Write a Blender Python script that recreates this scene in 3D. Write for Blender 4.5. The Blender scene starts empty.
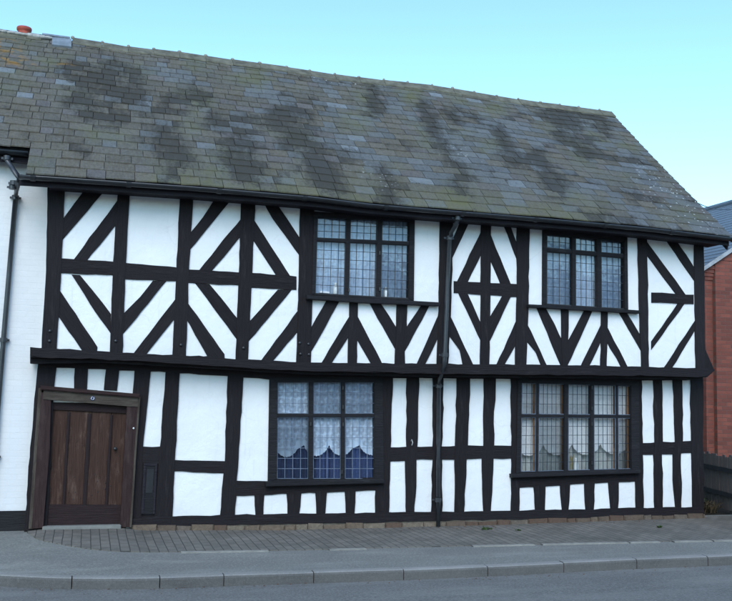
import bpy, bmesh, math, random
from mathutils import Vector, Matrix, noise as mnoise
R = math.radians
random.seed(7)
scene = bpy.context.scene
COL = scene.collection

# ------------------------------------------------------------------ camera
F_PX, YAW, PITCH, ROLL, CAM = 920.0, R(17.0), R(5.5), R(1.3), Vector((0, -12.6, 1.9))
FW = Vector((math.sin(YAW)*math.cos(PITCH), math.cos(YAW)*math.cos(PITCH), math.sin(PITCH)))
R0 = Vector((math.cos(YAW), -math.sin(YAW), 0)); U0 = R0.cross(FW)
RT = R0*math.cos(ROLL)+U0*math.sin(ROLL); UP = -R0*math.sin(ROLL)+U0*math.cos(ROLL)
cam_d = bpy.data.cameras.new('camera'); cam = bpy.data.objects.new('camera', cam_d); COL.objects.link(cam)
cam.matrix_world = Matrix(((RT.x, UP.x, -FW.x, CAM.x), (RT.y, UP.y, -FW.y, CAM.y), (RT.z, UP.z, -FW.z, CAM.z), (0, 0, 0, 1)))
cam_d.sensor_width = 36; cam_d.lens = F_PX/732*36; cam_d.clip_end = 3000; cam_d.clip_start = .05
scene.camera = cam
def ray(x, y): return FW*F_PX + RT*(x-366) + UP*(300.5-y)
def atY(x, y, Y):                      # survey: a sighted point on the wall plane at depth Y
    d = ray(x, y); return CAM + d*((Y-CAM.y)/d.y)
def atZ(x, y, Z):
    d = ray(x, y); return CAM + d*((Z-CAM.z)/d.z)
def proj(p):
    v = Vector(p)-CAM; w = v.dot(FW); return 366+F_PX*v.dot(RT)/w, 300.5-F_PX*v.dot(UP)/w
def interp(tab, x):
    if x <= tab[0][0]: return tab[0][1]
    for (a, b), (c, d) in zip(tab, tab[1:]):
        if x <= c: return b+(d-b)*(x-a)/(c-a)
    return tab[-1][1]

# ------------------------------------------------------------------ materials
def lin(c): return tuple(((v/255)/12.92 if v/255 <= .04045 else ((v/255+.055)/1.055)**2.4) for v in c)
class NT:
    def __init__(s, name, rough=.7, spec=.5):
        s.m = bpy.data.materials.new(name); s.m.use_nodes = True; s.t = s.m.node_tree; s.n = s.t.nodes
        s.b = s.n['Principled BSDF']; s.out = s.n['Material Output']
        s.b.inputs['Roughness'].default_value = rough; s.b.inputs['Specular IOR Level'].default_value = spec
        s.tc = s.n.new('ShaderNodeTexCoord')
    def link(s, a, b): s.t.links.new(a, b)
    def mapping(s, scale=(1, 1, 1), src='Object', rot=(0, 0, 0), loc=(0, 0, 0)):
        k = s.n.new('ShaderNodeMapping'); k.inputs['Scale'].default_value = scale; k.inputs['Rotation'].default_value = rot; k.inputs['Location'].default_value = loc
        s.link(s.tc.outputs[src], k.inputs['Vector']); return k.outputs[0]
    def noise(s, vec, scale, detail=4, rough=.55, dist=0):
        k = s.n.new('ShaderNodeTexNoise'); k.inputs['Scale'].default_value = scale; k.inputs['Detail'].default_value = detail
        k.inputs['Roughness'].default_value = rough; k.inputs['Distortion'].default_value = dist
        s.link(vec, k.inputs['Vector']); return k.outputs['Fac']
    def voronoi(s, vec, scale, feature='F1', out='Distance'):
        k = s.n.new('ShaderNodeTexVoronoi'); k.feature = feature; k.inputs['Scale'].default_value = scale
        s.link(vec, k.inputs['Vector']); return k.outputs[out]
    def ramp(s, fac, stops):
        k = s.n.new('ShaderNodeValToRGB'); e = k.color_ramp.elements
        while len(e) < len(stops): e.new(.5)
        for el, (p, c) in zip(e, stops):
            el.position = p; el.color = (*c, 1) if not isinstance(c, (int, float)) else (c, c, c, 1)
        s.link(fac, k.inputs['Fac']); return k.outputs['Color']
    def mix(s, fac, a, b, mode='MIX'):
        k = s.n.new('ShaderNodeMix'); k.data_type = 'RGBA'; k.blend_type = mode; k.clamp_factor = True
        for sock, v in ((k.inputs[0], fac), (k.inputs[6], a), (k.inputs[7], b)):
            if isinstance(v, (int, float)): sock.default_value = v
            elif isinstance(v, tuple): sock.default_value = (*v, 1)
            else: s.link(v, sock)
        return k.outputs[2]
    def math(s, op, a, b=0):
        k = s.n.new('ShaderNodeMath'); k.operation = op
        for sock, v in ((k.inputs[0], a), (k.inputs[1], b)):
            if isinstance(v, (int, float)): sock.default_value = v
            else: s.link(v, sock)
        return k.outputs[0]
    def color(s, c):
        if isinstance(c, tuple): s.b.inputs['Base Color'].default_value = (*c, 1)
        else: s.link(c, s.b.inputs['Base Color'])
    def bump(s, h, dist, strength=1, prev=None):
        k = s.n.new('ShaderNodeBump'); k.inputs['Distance'].default_value = dist; k.inputs['Strength'].default_value = strength
        s.link(h, k.inputs['Height'])
        if prev: s.link(prev, k.inputs['Normal'])
        s.link(k.outputs[0], s.b.inputs['Normal']); return k.outputs[0]
    def attr(s, name):
        k = s.n.new('ShaderNodeAttribute'); k.attribute_name = name; return k.outputs
    def objrand(s):
        return s.n.new('ShaderNodeObjectInfo').outputs['Random']

def mat_timber(name, dark, light, worn, wornamt=.62):
    t = NT(name, .72, .22)
    g = t.mapping((1.2, 22, 22)); n1 = t.noise(g, 3, 6, .65)
    n2 = t.noise(t.mapping((.6, 2.6, 2.6)), 4, 7, .72)
    c = t.mix(t.ramp(n1, [(.35, 0.), (.7, 1.)]), dark, light)
    c = t.mix(t.ramp(n2, [(wornamt, 0.), (wornamt+.12, .55)]), c, worn)
    c = t.mix(t.math('MULTIPLY', t.objrand(), .5), c, light)
    t.color(c)
    b = t.bump(n1, .012, .9); t.bump(n2, .02, .5, b)
    return t.m
M = {}
M['timber'] = mat_timber('black_painted_oak', (.0065, .0050, .0060), (.017, .0130, .0155), (.046, .040, .041), .58)
M['joinery'] = mat_timber('black_window_paint', (.008, .008, .010), (.018, .017, .020), (.045, .043, .045), .55)
M['fascia'] = mat_timber('weathered_fascia', (.012, .010, .014), (.024, .020, .026), (.04, .035, .038))
M['door_frame'] = mat_timber('brown_frame', (.022, .0105, .0105), (.042, .022, .021), (.065, .042, .037), .5)
M['door_paint'] = mat_timber('dark_door_paint', (.014, .008, .009), (.026, .014, .014), (.045, .028, .026), .55)
M['lintel'] = mat_timber('weathered_lintel', (.035, .026, .020), (.07, .054, .044), (.10, .085, .068), .45)
M['door_wood'] = mat_timber('worn_door_oak', (.030, .0145, .010), (.070, .036, .026), (.15, .10, .078), .53)
M['strip_wood'] = mat_timber('bare_pine', (.26, .13, .065), (.40, .23, .13), (.42, .28, .18), .6)
M['fence_wood'] = mat_timber('weathered_fence', (.06, .048, .044), (.125, .10, .09), (.15, .12, .105), .5)

def mat_plaster():
    t = NT('white_limewash', .85, .2)
    o = t.mapping((1, 1, 1)); a = t.noise(o, 1.3, 5, .6); b = t.noise(o, 9, 6, .65); c = t.noise(o, 70, 3, .6)
    col = t.mix(t.ramp(a, [(.3, 0.), (.75, 1.)]), (.74, .74, .735), (.81, .81, .80))
    col = t.mix(t.ramp(b, [(.62, 0.), (.8, .35)]), col, (.60, .60, .57))
    st = t.noise(t.mapping((14, 14, .8)), 1.5, 5, .7); col = t.mix(t.ramp(st, [(.60, 0.), (.78, .22)]), col, (.42, .41, .38))
    nd = t.n.new('ShaderNodeVectorMath'); nd.operation = 'MULTIPLY_ADD'; nz = t.n.new('ShaderNodeTexNoise'); nz.inputs['Scale'].default_value = 5; nz.inputs['Detail'].default_value = 5
    t.link(o, nz.inputs['Vector']); nd.inputs[1].default_value = (.22, .22, .22); t.link(nz.outputs['Color'], nd.inputs[0]); t.link(o, nd.inputs[2])
    ck = t.voronoi(nd.outputs[0], 1.7, 'DISTANCE_TO_EDGE'); ckm = t.math('MULTIPLY', t.ramp(ck, [(.003, .16), (.009, 0.)]), t.ramp(t.noise(o, 1.1, 2, .5), [(.50, 0.), (.60, 1.)]))
    col = t.mix(ckm, col, (.40, .39, .37)); sp = t.voronoi(o, 14); col = t.mix(t.math('MULTIPLY', t.ramp(sp, [(.05, .35), (.09, 0.)]), t.ramp(b, [(.52, 0.), (.60, 1.)])), col, (.38, .36, .33))
    t.color(col)
    p = t.bump(a, .05, .5); p = t.bump(b, .018, .5, p); t.bump(c, .003, .6, p); return t.m
M['plaster'] = mat_plaster()

def mat_brick(name, c1, c2, mortar, painted=False, w=.225, h=.075, squash=None, extra=None):
    t = NT(name, .85, .25)
    o = t.mapping((1, 1, 1), rot=(R(-90), 0, 0))       # world X,Z -> texture X,Y
    k = t.n.new('ShaderNodeTexBrick'); k.inputs['Scale'].default_value = 1
    k.inputs['Brick Width'].default_value = w; k.inputs['Row Height'].default_value = h; k.inputs['Mortar Size'].default_value = .006
    k.inputs['Mortar Smooth'].default_value = .3; k.inputs['Bias'].default_value = -.1
    k.inputs['Color1'].default_value = (*c1, 1); k.inputs['Color2'].default_value = (*c2, 1); k.inputs['Mortar'].default_value = (*mortar, 1)
    t.link(o, k.inputs['Vector'])
    n = t.noise(t.mapping((1, 1, 1)), 3, 6, .65); n2 = t.noise(t.mapping((1, 1, 1)), 40, 4)
    col = t.mix(t.ramp(n, [(.35, .0), (.75, .6)]), k.outputs['Color'], extra or tuple(v*.6 for v in c1))
    col = t.mix(t.ramp(n2, [(.3, .25 if not painted else .03), (.7, 0.)]), col, tuple(v*.5 for v in c1))
    t.color(col)
    p = t.bump(t.math('SUBTRACT', 1, k.outputs['Fac']), .006 if not painted else .004, .8 if not painted else .35)
    p = t.bump(n, .03, .4, p)
    if not painted: t.bump(n2, .004, .5, p)
    return t.m
M['red_brick'] = mat_brick('red_brick', (.28, .088, .062), (.13, .048, .040), (.15, .10, .08))
M['white_brick'] = mat_brick('white_painted_brick', (.72, .72, .72), (.70, .70, .70), (.70, .70, .70), True, extra=(.66, .67, .67))
M['plinth_black'] = mat_timber('black_plinth_paint', (.012, .012, .014), (.02, .02, .022), (.04, .04, .04))
def mat_stone():
    t = NT('plinth_stone', .9, .2)
    a = t.attr('tint')['Color']; n = t.noise(t.mapping((1, 1, 1)), 18, 6, .7)
    t.color(t.mix(t.ramp(n, [(.35, .6), (.65, 0.)]), a, (.07, .055, .045))); t.bump(n, .02, .9); return t.m
M['stone'] = mat_stone()

def mat_slate():
    t = NT('old_slate', .72, .25)
    base = t.attr('tint')['Color']; aux = t.n.new('ShaderNodeAttribute'); aux.attribute_name = 'lichen'
    sep = t.n.new('ShaderNodeSeparateColor'); t.link(aux.outputs['Color'], sep.inputs[0])
    o = t.mapping((1, 1, 1))
    n = t.noise(o, 5, 7, .75); n2 = t.noise(t.mapping((26, 3, 3)), 2, 4, .6); n3 = t.noise(o, 24, 6, .75); n4 = t.noise(t.mapping((8, 2.6, 2.6)), 1.7, 8, .78)
    c = t.mix(t.math('MULTIPLY', t.ramp(n2, [(.45, 0.), (.7, 1.)]), .3), base, (.15, .155, .155))
    c = t.mix(t.ramp(n3, [(.52, 0.), (.70, .65)]), c, (.165, .155, .12))
    c = t.mix(t.ramp(n3, [(.30, .75), (.50, 0.)]), c, (.045, .043, .036))
    ms = t.math('MULTIPLY', aux.outputs['Alpha'], t.ramp(n, [(.38, .25), (.58, 1.)])); c = t.mix(ms, c, (.105, .104, .045))
    dm = t.math('ADD', sep.outputs[2], t.math('MULTIPLY', t.math('SUBTRACT', n4, .5), 1.9)); dm = t.math('ADD', dm, t.math('MULTIPLY', t.math('SUBTRACT', n3, .5), 2.6))
    c = t.mix(t.ramp(dm, [(.30, 0.), (.75, .86)]), c, (.034, .031, .025))
    v = t.voronoi(o, 12); vm = t.math('LESS_THAN', t.math('ADD', v, t.math('MULTIPLY', n3, .16)), .25)
    c = t.mix(t.math('MULTIPLY', vm, t.math('MULTIPLY', sep.outputs[0], .75)), c, (.50, .52, .50))
    vo = t.ramp(t.noise(o, 6, 4, .6), [(.50, 0.), (.58, 1.)])
    c = t.mix(t.math('MULTIPLY', vo, sep.outputs[1]), c, (.24, .13, .03))
    t.color(c); p = t.bump(n3, .006, .7); t.bump(n, .01, .5, p)
    return t.m
M['slate'] = mat_slate()
def simple(name, col, rough=.6, spec=.4, nscale=12, var=.6, bump=.004, metal=0):
    t = NT(name, rough, spec); n = t.noise(t.mapping((1, 1, 1)), nscale, 5, .6)
    t.color(t.mix(t.ramp(n, [(.3, 0.), (.7, 1.)]), tuple(v*var for v in col), col)); t.b.inputs['Metallic'].default_value = metal
    if bump: t.bump(n, bump, .6)
    return t.m
M['iron'] = simple('black_iron', (.022, .023, .026), .38, .5)
M['pipe'] = simple('grey_black_pipe', (.035, .038, .044), .35, .5)
M['dark'] = simple('dark_underlay', (.012, .012, .012), .9, .1)
M['room'] = simple('room_wall', (.22, .22, .23), .9, .1)
M['lead_sheet'] = simple('lead_sheet', (.20, .23, .26), .5, .4, 8)
M['mortar'] = simple('white_mortar', (.45, .44, .42), .9, .1, 14, .6, .02)
M['bed'] = simple('old_lime_bed', (.16, .14, .115), .9, .1, 14, .6, .02)
M['ridge'] = simple('ridge_tile', (.165, .155, .115), .75, .3, 7, .4, .012)
M['lead_dark'] = simple('dark_lead', (.03, .035, .045), .5, .4)
M['lead_pale'] = simple('pale_lead', (.17, .21, .28), .5, .4)
M['casement'] = simple('grey_casement_edge', (.05, .05, .055), .5, .4)
M['terracotta'] = simple('terracotta', (.42, .09, .06), .7, .3)
M['china'] = simple('white_china', (.75, .76, .74), .25, .5, 6, .9, 0)
M['paper'] = simple('white_card', (.8, .8, .8), .8, .2, 6, .95, 0)
M['badge_blue'] = simple('enamel_blue', (.03, .04, .12), .25, .5, 6, .9, 0)
M['gold_cloth'] = simple('straw', (.42, .34, .16), .8, .2, 30)
M['blue_cloth'] = simple('blue_curtain_cloth', (.052, .085, .21), .85, .1, 40, .6, .002)
M['grey_cloth'] = simple('pale_inner_curtain', (.55, .57, .55), .9, .1, 25, .75, .002)
M['new_slate'] = simple('smooth_blue_slate', (.12, .145, .175), .5, .4, 5, .8, .006)
M['white_paint'] = simple('pale_verge_mortar', (.42, .44, .46), .7, .3)
M['soil'] = simple('dark_soil', (.035, .032, .026), .95, .1, 10, .4, .05)
M['leaf_green'] = simple('weed_leaf', (.045, .075, .022), .7, .3, 30, .6, 0)
M['leaf_dry'] = simple('dry_stem', (.07, .055, .032), .8, .2, 30, .6, 0)
M['leaf_brown'] = simple('dead_leaf', (.13, .06, .03), .8, .2, 30, .5, 0)
M['edge_stone'] = simple('pale_edge_stone', (.30, .29, .26), .85, .2, 9, .6, .01)
M['stepstone'] = simple('worn_step', (.22, .22, .20), .8, .2, 9, .7, .01)

def mat_lace(name, col, dens, scale):
    t = NT(name, .9, .1); o = t.mapping((1, .01, 1)); ob = t.n.new('ShaderNodeTexVoronoi'); ob.inputs['Scale'].default_value = scale*.42; ob.inputs['Randomness'].default_value = .35
    t.link(o, ob.inputs['Vector']); v2 = t.voronoi(o, scale*1.6); n = t.noise(t.mapping((9, .01, 1.3)), 2.2, 4, .6)
    h = t.attr('hem')['Fac']
    ring = t.ramp(t.math('PINGPONG', t.math('MULTIPLY', ob.outputs['Distance'], 2.6), 1), [(.25, .36), (.75, -.20)])
    holes = t.ramp(v2, [(.2, -.12), (.5, .12)])
    fold = t.ramp(n, [(.3, -.12), (.7, .14)])
    f = t.math('ADD', t.math('ADD', ring, holes), t.math('ADD', fold, dens-.08))
    f = t.math('MAXIMUM', t.math('MINIMUM', t.math('ADD', f, t.math('MULTIPLY', h, .65)), 1), .08)
    d = t.n.new('ShaderNodeBsdfDiffuse'); d.inputs['Color'].default_value = (*col, 1)
    tl = t.n.new('ShaderNodeBsdfTranslucent'); tl.inputs['Color'].default_value = (*col, 1)
    m1 = t.n.new('ShaderNodeMixShader'); m1.inputs[0].default_value = .25; t.link(d.outputs[0], m1.inputs[1]); t.link(tl.outputs[0], m1.inputs[2])
    tr = t.n.new('ShaderNodeBsdfTransparent'); m2 = t.n.new('ShaderNodeMixShader')
    t.link(f, m2.inputs[0]); t.link(tr.outputs[0], m2.inputs[1]); t.link(m1.outputs[0], m2.inputs[2]); t.link(m2.outputs[0], t.out.inputs[0])
    return t.m
M['lace'] = mat_lace('lace_net', (.74, .86, 1.0), .60, 24)
M['lace_up'] = mat_lace('lace_net_fine', (.60, .72, .88), .80, 20)
M['lace_pale'] = mat_lace('lace_net_pale', (.95, .95, .95), .86, 34)
def mat_glass():
    t = NT('window_glass'); n = t.noise(t.mapping((1, 1, 1)), 6, 3, .5)
    tr = t.n.new('ShaderNodeBsdfTransparent'); tr.inputs['Color'].default_value = (.93, .95, .96, 1)
    g = t.n.new('ShaderNodeBsdfGlossy'); g.inputs['Roughness'].default_value = .03
    fr = t.n.new('ShaderNodeFresnel'); fr.inputs['IOR'].default_value = 1.52
    bp = t.n.new('ShaderNodeBump'); bp.inputs['Distance'].default_value = .01; bp.inputs['Strength'].default_value = .25; t.link(n, bp.inputs['Height'])
    t.link(bp.outputs[0], g.inputs['Normal'])
    m = t.n.new('ShaderNodeMixShader'); t.link(t.math('MULTIPLY', fr.outputs[0], 1.7), m.inputs[0]); t.link(tr.outputs[0], m.inputs[1]); t.link(g.outputs[0], m.inputs[2])
    t.link(m.outputs[0], t.out.inputs[0]); return t.m
M['glass'] = mat_glass()

def mat_asphalt(name, base, speck, coarse=True):
    t = NT(name, .85, .3); o = t.mapping((1, 1, 1))
    a = t.noise(o, .7, 6, .65); b = t.noise(o, 140, 3, .6); c = t.noise(o, 9, 6, .7); v = t.voronoi(o, 90)
    col = t.mix(t.ramp(a, [(.3, 0.), (.7, 1.)]), tuple(x*.75 for x in base), tuple(x*1.2 for x in base))
    col = t.mix(t.ramp(b, [(.45, 0.), (.75, .9)]), col, speck)
    col = t.mix(t.ramp(c, [(.55, 0.), (.75, .45)]), col, tuple(x*.5 for x in base))
    e = t.noise(o, 38, 5, .75); f = t.noise(t.mapping((.35, 1.6, 1)), 1.8, 6, .65)
    col = t.mix(t.ramp(e, [(.42, .55 if coarse else .2), (.60, 0.)]), col, tuple(x*.45 for x in base)); col = t.mix(t.ramp(e, [(.56, 0.), (.70, .6)]), col, speck)
    col = t.mix(t.ramp(f, [(.5, 0.), (.68, .4)]), col, tuple(x*1.55 for x in base))
    col = t.mix(t.ramp(v, [(.12, .5), (.22, 0.)]), col, tuple(x*1.4 for x in speck))
    t.color(col); p = t.bump(b, .006, .9); t.bump(c, .01, .5, p); return t.m
M['road'] = mat_asphalt('road_asphalt', (.150, .146, .136), (.27, .265, .25))
M['tarmac'] = mat_asphalt('pavement_tarmac', (.190, .188, .172), (.29, .29, .27))
M['kerb'] = mat_asphalt('kerb_face_dark', (.105, .102, .096), (.15, .145, .14), False)  # darker tone for the kerb's front, back and ends
M['kerb_top'] = mat_asphalt('kerb_top_pale', (.22, .212, .20), (.28, .27, .255), False)  # paler tone for the kerb's top and upper front edge
M['ground'] = simple('ground', (.06, .06, .05), .95, .1, .3)
def mat_pavers():
    t = NT('block_pavers', .85, .25)
    o = t.mapping((1, 1, 1), rot=(0, 0, R(90)))
    k = t.n.new('ShaderNodeTexBrick'); k.inputs['Scale'].default_value = 1; k.offset = .5
    k.inputs['Brick Width'].default_value = .215; k.inputs['Row Height'].default_value = .108; k.inputs['Mortar Size'].default_value = .0055; k.inputs['Mortar Smooth'].default_value = .2
    k.inputs['Color1'].default_value = (.180, .162, .140, 1); k.inputs['Color2'].default_value = (.142, .130, .116, 1); k.inputs['Mortar'].default_value = (.045, .044, .040, 1)
    nd = t.n.new('ShaderNodeTexNoise'); nd.inputs['Scale'].default_value = 1.2
    t.link(t.tc.outputs['Object'], nd.inputs['Vector'])
    add = t.n.new('ShaderNodeVectorMath'); add.operation = 'MULTIPLY_ADD'; add.inputs[1].default_value = (.03, .03, 0); t.link(nd.outputs['Color'], add.inputs[0]); t.link(o, add.inputs[2])
    t.link(add.outputs[0], k.inputs['Vector'])
    n = t.noise(t.mapping((1, 1, 1)), 1.6, 6, .7); n2 = t.noise(t.mapping((1, 1, 1)), 60, 4, .6)
    c = t.mix(t.ramp(n, [(.42, 0.), (.7, .75)]), k.outputs['Color'], (.07, .066, .056))
    c = t.mix(t.ramp(n2, [(.5, 0.), (.8, .6)]), c, (.11, .11, .10))
    t.color(c); p = t.bump(t.math('SUBTRACT', 1, k.outputs['Fac']), .007, .9); p = t.bump(n, .03, .5, p); t.bump(n2, .003, .6, p); return t.m
M['pavers'] = mat_pavers()

# ------------------------------------------------------------------ object helpers
WORLD = {}
def link(o, parent=None, mw=Matrix.Identity(4)):
    COL.objects.link(o); WORLD[o.name] = mw.copy()
    if parent is not None:
        o.parent = parent; o.matrix_basis = WORLD[parent.name].inverted() @ mw
    else: o.matrix_basis = mw
    return o
def thing(name, label, cat, loc, group=None):
    o = bpy.data.objects.new(name, None); o.empty_display_size = .3
    link(o, None, Matrix.Translation(Vector(loc))); tag(o, label, cat, group); return o
def tag(o, label, cat=None, group=None, kind=None):
    if label: o['label'] = label
    if cat: o['category'] = cat
    if group: o['group'] = group
    if kind: o['kind'] = kind
    return o
def obj(name, bm, mat, parent=None, angle=0, smooth=False, origin=None):
    bmesh.ops.remove_doubles(bm, verts=bm.verts, dist=1e-5)
    bmesh.ops.recalc_face_normals(bm, faces=bm.faces)
    if origin is None:
        xs = [v.co for v in bm.verts]; mn = Vector([min(c[i] for c in xs) for i in range(3)]); mx = Vector([max(c[i] for c in xs) for i in range(3)])
        origin = (mn+mx)/2
    mw = Matrix.Translation(origin) @ Matrix.Rotation(-angle, 4, 'Y')
    bm.transform(mw.inverted())
    me = bpy.data.meshes.new(name); bm.to_mesh(me); bm.free()
    for m in (mat if isinstance(mat, list) else [mat]): me.materials.append(m)
    if smooth:
        for p in me.polygons: p.use_smooth = True
    return link(bpy.data.objects.new(name, me), parent, mw)
def struct(name, bm, mat):
    o = obj(name, bm, mat, origin=Vector((0, 0, 0))); o['kind'] = 'structure'; return o
def box(bm, x0, x1, y0, y1, z0, z1, bevel=0):
    vs = [bm.verts.new((x, y, z)) for z in (z0, z1) for y in (y0, y1) for x in (x0, x1)]
    fs = [bm.faces.new([vs[i] for i in f]) for f in ((0, 2, 3, 1), (4, 5, 7, 6), (0, 1, 5, 4), (2, 6, 7, 3), (0, 4, 6, 2), (1, 3, 7, 5))]
    if bevel:
        es = list({e for f in fs for e in f.edges}); bmesh.ops.bevel(bm, geom=es, offset=bevel, segments=1, affect='EDGES')
    return vs
def prism(bm, pts, depth, bevel=0):
    """pts: front outline (3D, any order), extruded by the vector depth"""
    fr = [bm.verts.new(p) for p in pts]; bk = [bm.verts.new(Vector(p)+Vector(depth)) for p in pts]
    n = len(pts); f = bm.faces.new(fr); bm.faces.new(bk[::-1])
    for i in range(n): bm.faces.new((fr[i], bk[i], bk[(i+1) % n], fr[(i+1) % n]))
    if bevel: bmesh.ops.bevel(bm, geom=list(f.edges), offset=bevel, segments=2, affect='EDGES', clamp_overlap=True)
def tube(bm, pts, r, seg=10, cap=True):
    pts = [Vector(p) for p in pts]; rings = []
    for i, p in enumerate(pts):
        d = (pts[min(i+1, len(pts)-1)]-pts[max(i-1, 0)]).normalized()
        a = d.cross(Vector((0, 0, 1)) if abs(d.z) < .9 else Vector((1, 0, 0))).normalized(); b = d.cross(a)
        rr = r[i] if isinstance(r, (list, tuple)) else r
        rings.append([bm.verts.new(p+a*math.cos(t)*rr+b*math.sin(t)*rr) for t in [2*math.pi*k/seg for k in range(seg)]])
    for A, B in zip(rings, rings[1:]):
        for k in range(seg): bm.faces.new((A[k], A[(k+1) % seg], B[(k+1) % seg], B[k]))
    if cap: bm.faces.new(rings[0][::-1]); bm.faces.new(rings[-1])
def lathe(bm, base, prof, seg=16):
    base = Vector(base); rings = [[bm.verts.new(base+Vector((r*math.cos(2*math.pi*k/seg), r*math.sin(2*math.pi*k/seg), z))) for k in range(seg)] for r, z in prof]
    for A, B in zip(rings, rings[1:]):
        for k in range(seg): bm.faces.new((A[k], A[(k+1) % seg], B[(k+1) % seg], B[k]))
    bm.faces.new(rings[0][::-1]); bm.faces.new(rings[-1])
def rough_outline(pts, step=9, amp=.42):
    """hand-hewn edges: subdivide the outline and let it wander a little"""
    out = []
    n = len(pts)
    for i in range(n):
        a, b = Vector(pts[i]), Vector(pts[(i+1) % n]); L = (b-a).length; k = max(1, int(L/step))
        nn = Vector((-(b-a).y, (b-a).x)).normalized() if L > 0 else Vector((0, 0))
        for j in range(k):
            p = a+(b-a)*(j/k)
            if j: p = p+nn*random.gauss(0, amp)
            out.append(p)
    return out

# ------------------------------------------------------------------ the timber-framed house
YL, YU = 0.0, -0.25                          # front planes of the timbers, lower and jettied upper storey
PL, PU = .022, -.228                         # plaster faces
house = thing('timber_framed_house', 'long black and white half-timbered house with mossy slate roof and leaded windows', 'house', (4.5, 0, 0))
TK = {'post': .0, 'rail': .004, 'brace': .007, 'stud': .003}
cnt = [0]
def timber(name, px, storey, mat='timber', front=None, depth=.12, amp=None, bevel=.006, parent=None):
    Y = (YL if storey == 'L' else YU) if front is None else front
    cnt[0] += 1
    Y += TK.get(name, 0) + .0007*(cnt[0] % 5) if front is None else 0
    out = rough_outline(px, 9, (.20 if storey == 'U' else .32) if amp is None else amp)
    pts = [atY(p[0], p[1], Y) for p in out]
    # main direction for the grain
    best = max(((atY(*px[i], Y), atY(*px[(i+1) % len(px)], Y)) for i in range(len(px))), key=lambda ab: (ab[1]-ab[0]).length)
    d = best[1]-best[0]; ang = math.atan2(d.z, d.x)
    bm = bmesh.new(); prism(bm, pts, (0, depth, 0), bevel)
    return obj(name, bm, M[mat], parent or house, ang)
def bolts(par, pts, Y):
    for x, y in pts:
        p = atY(x, y, Y); bm = bmesh.new()
        bmesh.ops.create_icosphere(bm, subdivisions=2, radius=.022, matrix=Matrix.Translation(p) @ Matrix.Diagonal((1, .6, 1, 1)))
        obj('bolt', bm, M['iron'], par, smooth=True)

U_POSTS = [
 [(47.5,184),(65,186),(61,278),(56.6,350),(41.5,349),(46,270)],
 [(118,190),(129.8,191),(126,263),(122.5,354),(109.8,353),(113,262)],
 [(180,196),(193.2,197),(189,270),(186,358),(172.2,357),(176.5,268)],
 [(241,200),(255.4,201),(252.3,274),(248,362),(235.6,361),(239,272)],
 [(300,203),(314.6,204),(312.6,298),(310.8,365),(296.3,364),(298.5,300)],
 [(440,214),(453.5,215),(451,315),(448.2,366),(436.8,366),(439,302)],
 [(517,219),(530,220),(528.7,305),(526.6,366),(515.4,366),(517,297)],
 [(638,230),(647.3,231),(649,366.5),(649,369),(641.6,369),(639,300)],
 [(694,236),(703.8,237),(705.4,361),(705.4,371),(696,371),(695,300)]]
ups = [timber('post', p, 'U') for p in U_POSTS]
bolts(ups[1], [(115.7, 341)], YU-.004); bolts(ups[4], [(299.8, 343), (300.6, 354), (308.6, 344), (309, 354.5)], YU-.004)
bolts(ups[0], [(50, 331), (49.5, 341)], YU-.004); bolts(ups[2], [(181, 345)], YU-.004); bolts(ups[3], [(243.5, 348)], YU-.004)
for p in ([(58,258),(115,261.7),(115,275),(58,273)], [(124,262.6),(178,267.4),(178,281),(124,279)],
          [(187,269.3),(240,272.4),(240,285.2),(187,282.6)], [(251,272.8),(296.6,276.4),(296.6,289.8),(251,287.6)],
          [(454,281),(519,284),(519,297),(454,293)], [(651.8,292.4),(694,294.6),(694,304),(651.8,302.6)]):
    timber('rail', p, 'U')
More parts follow.
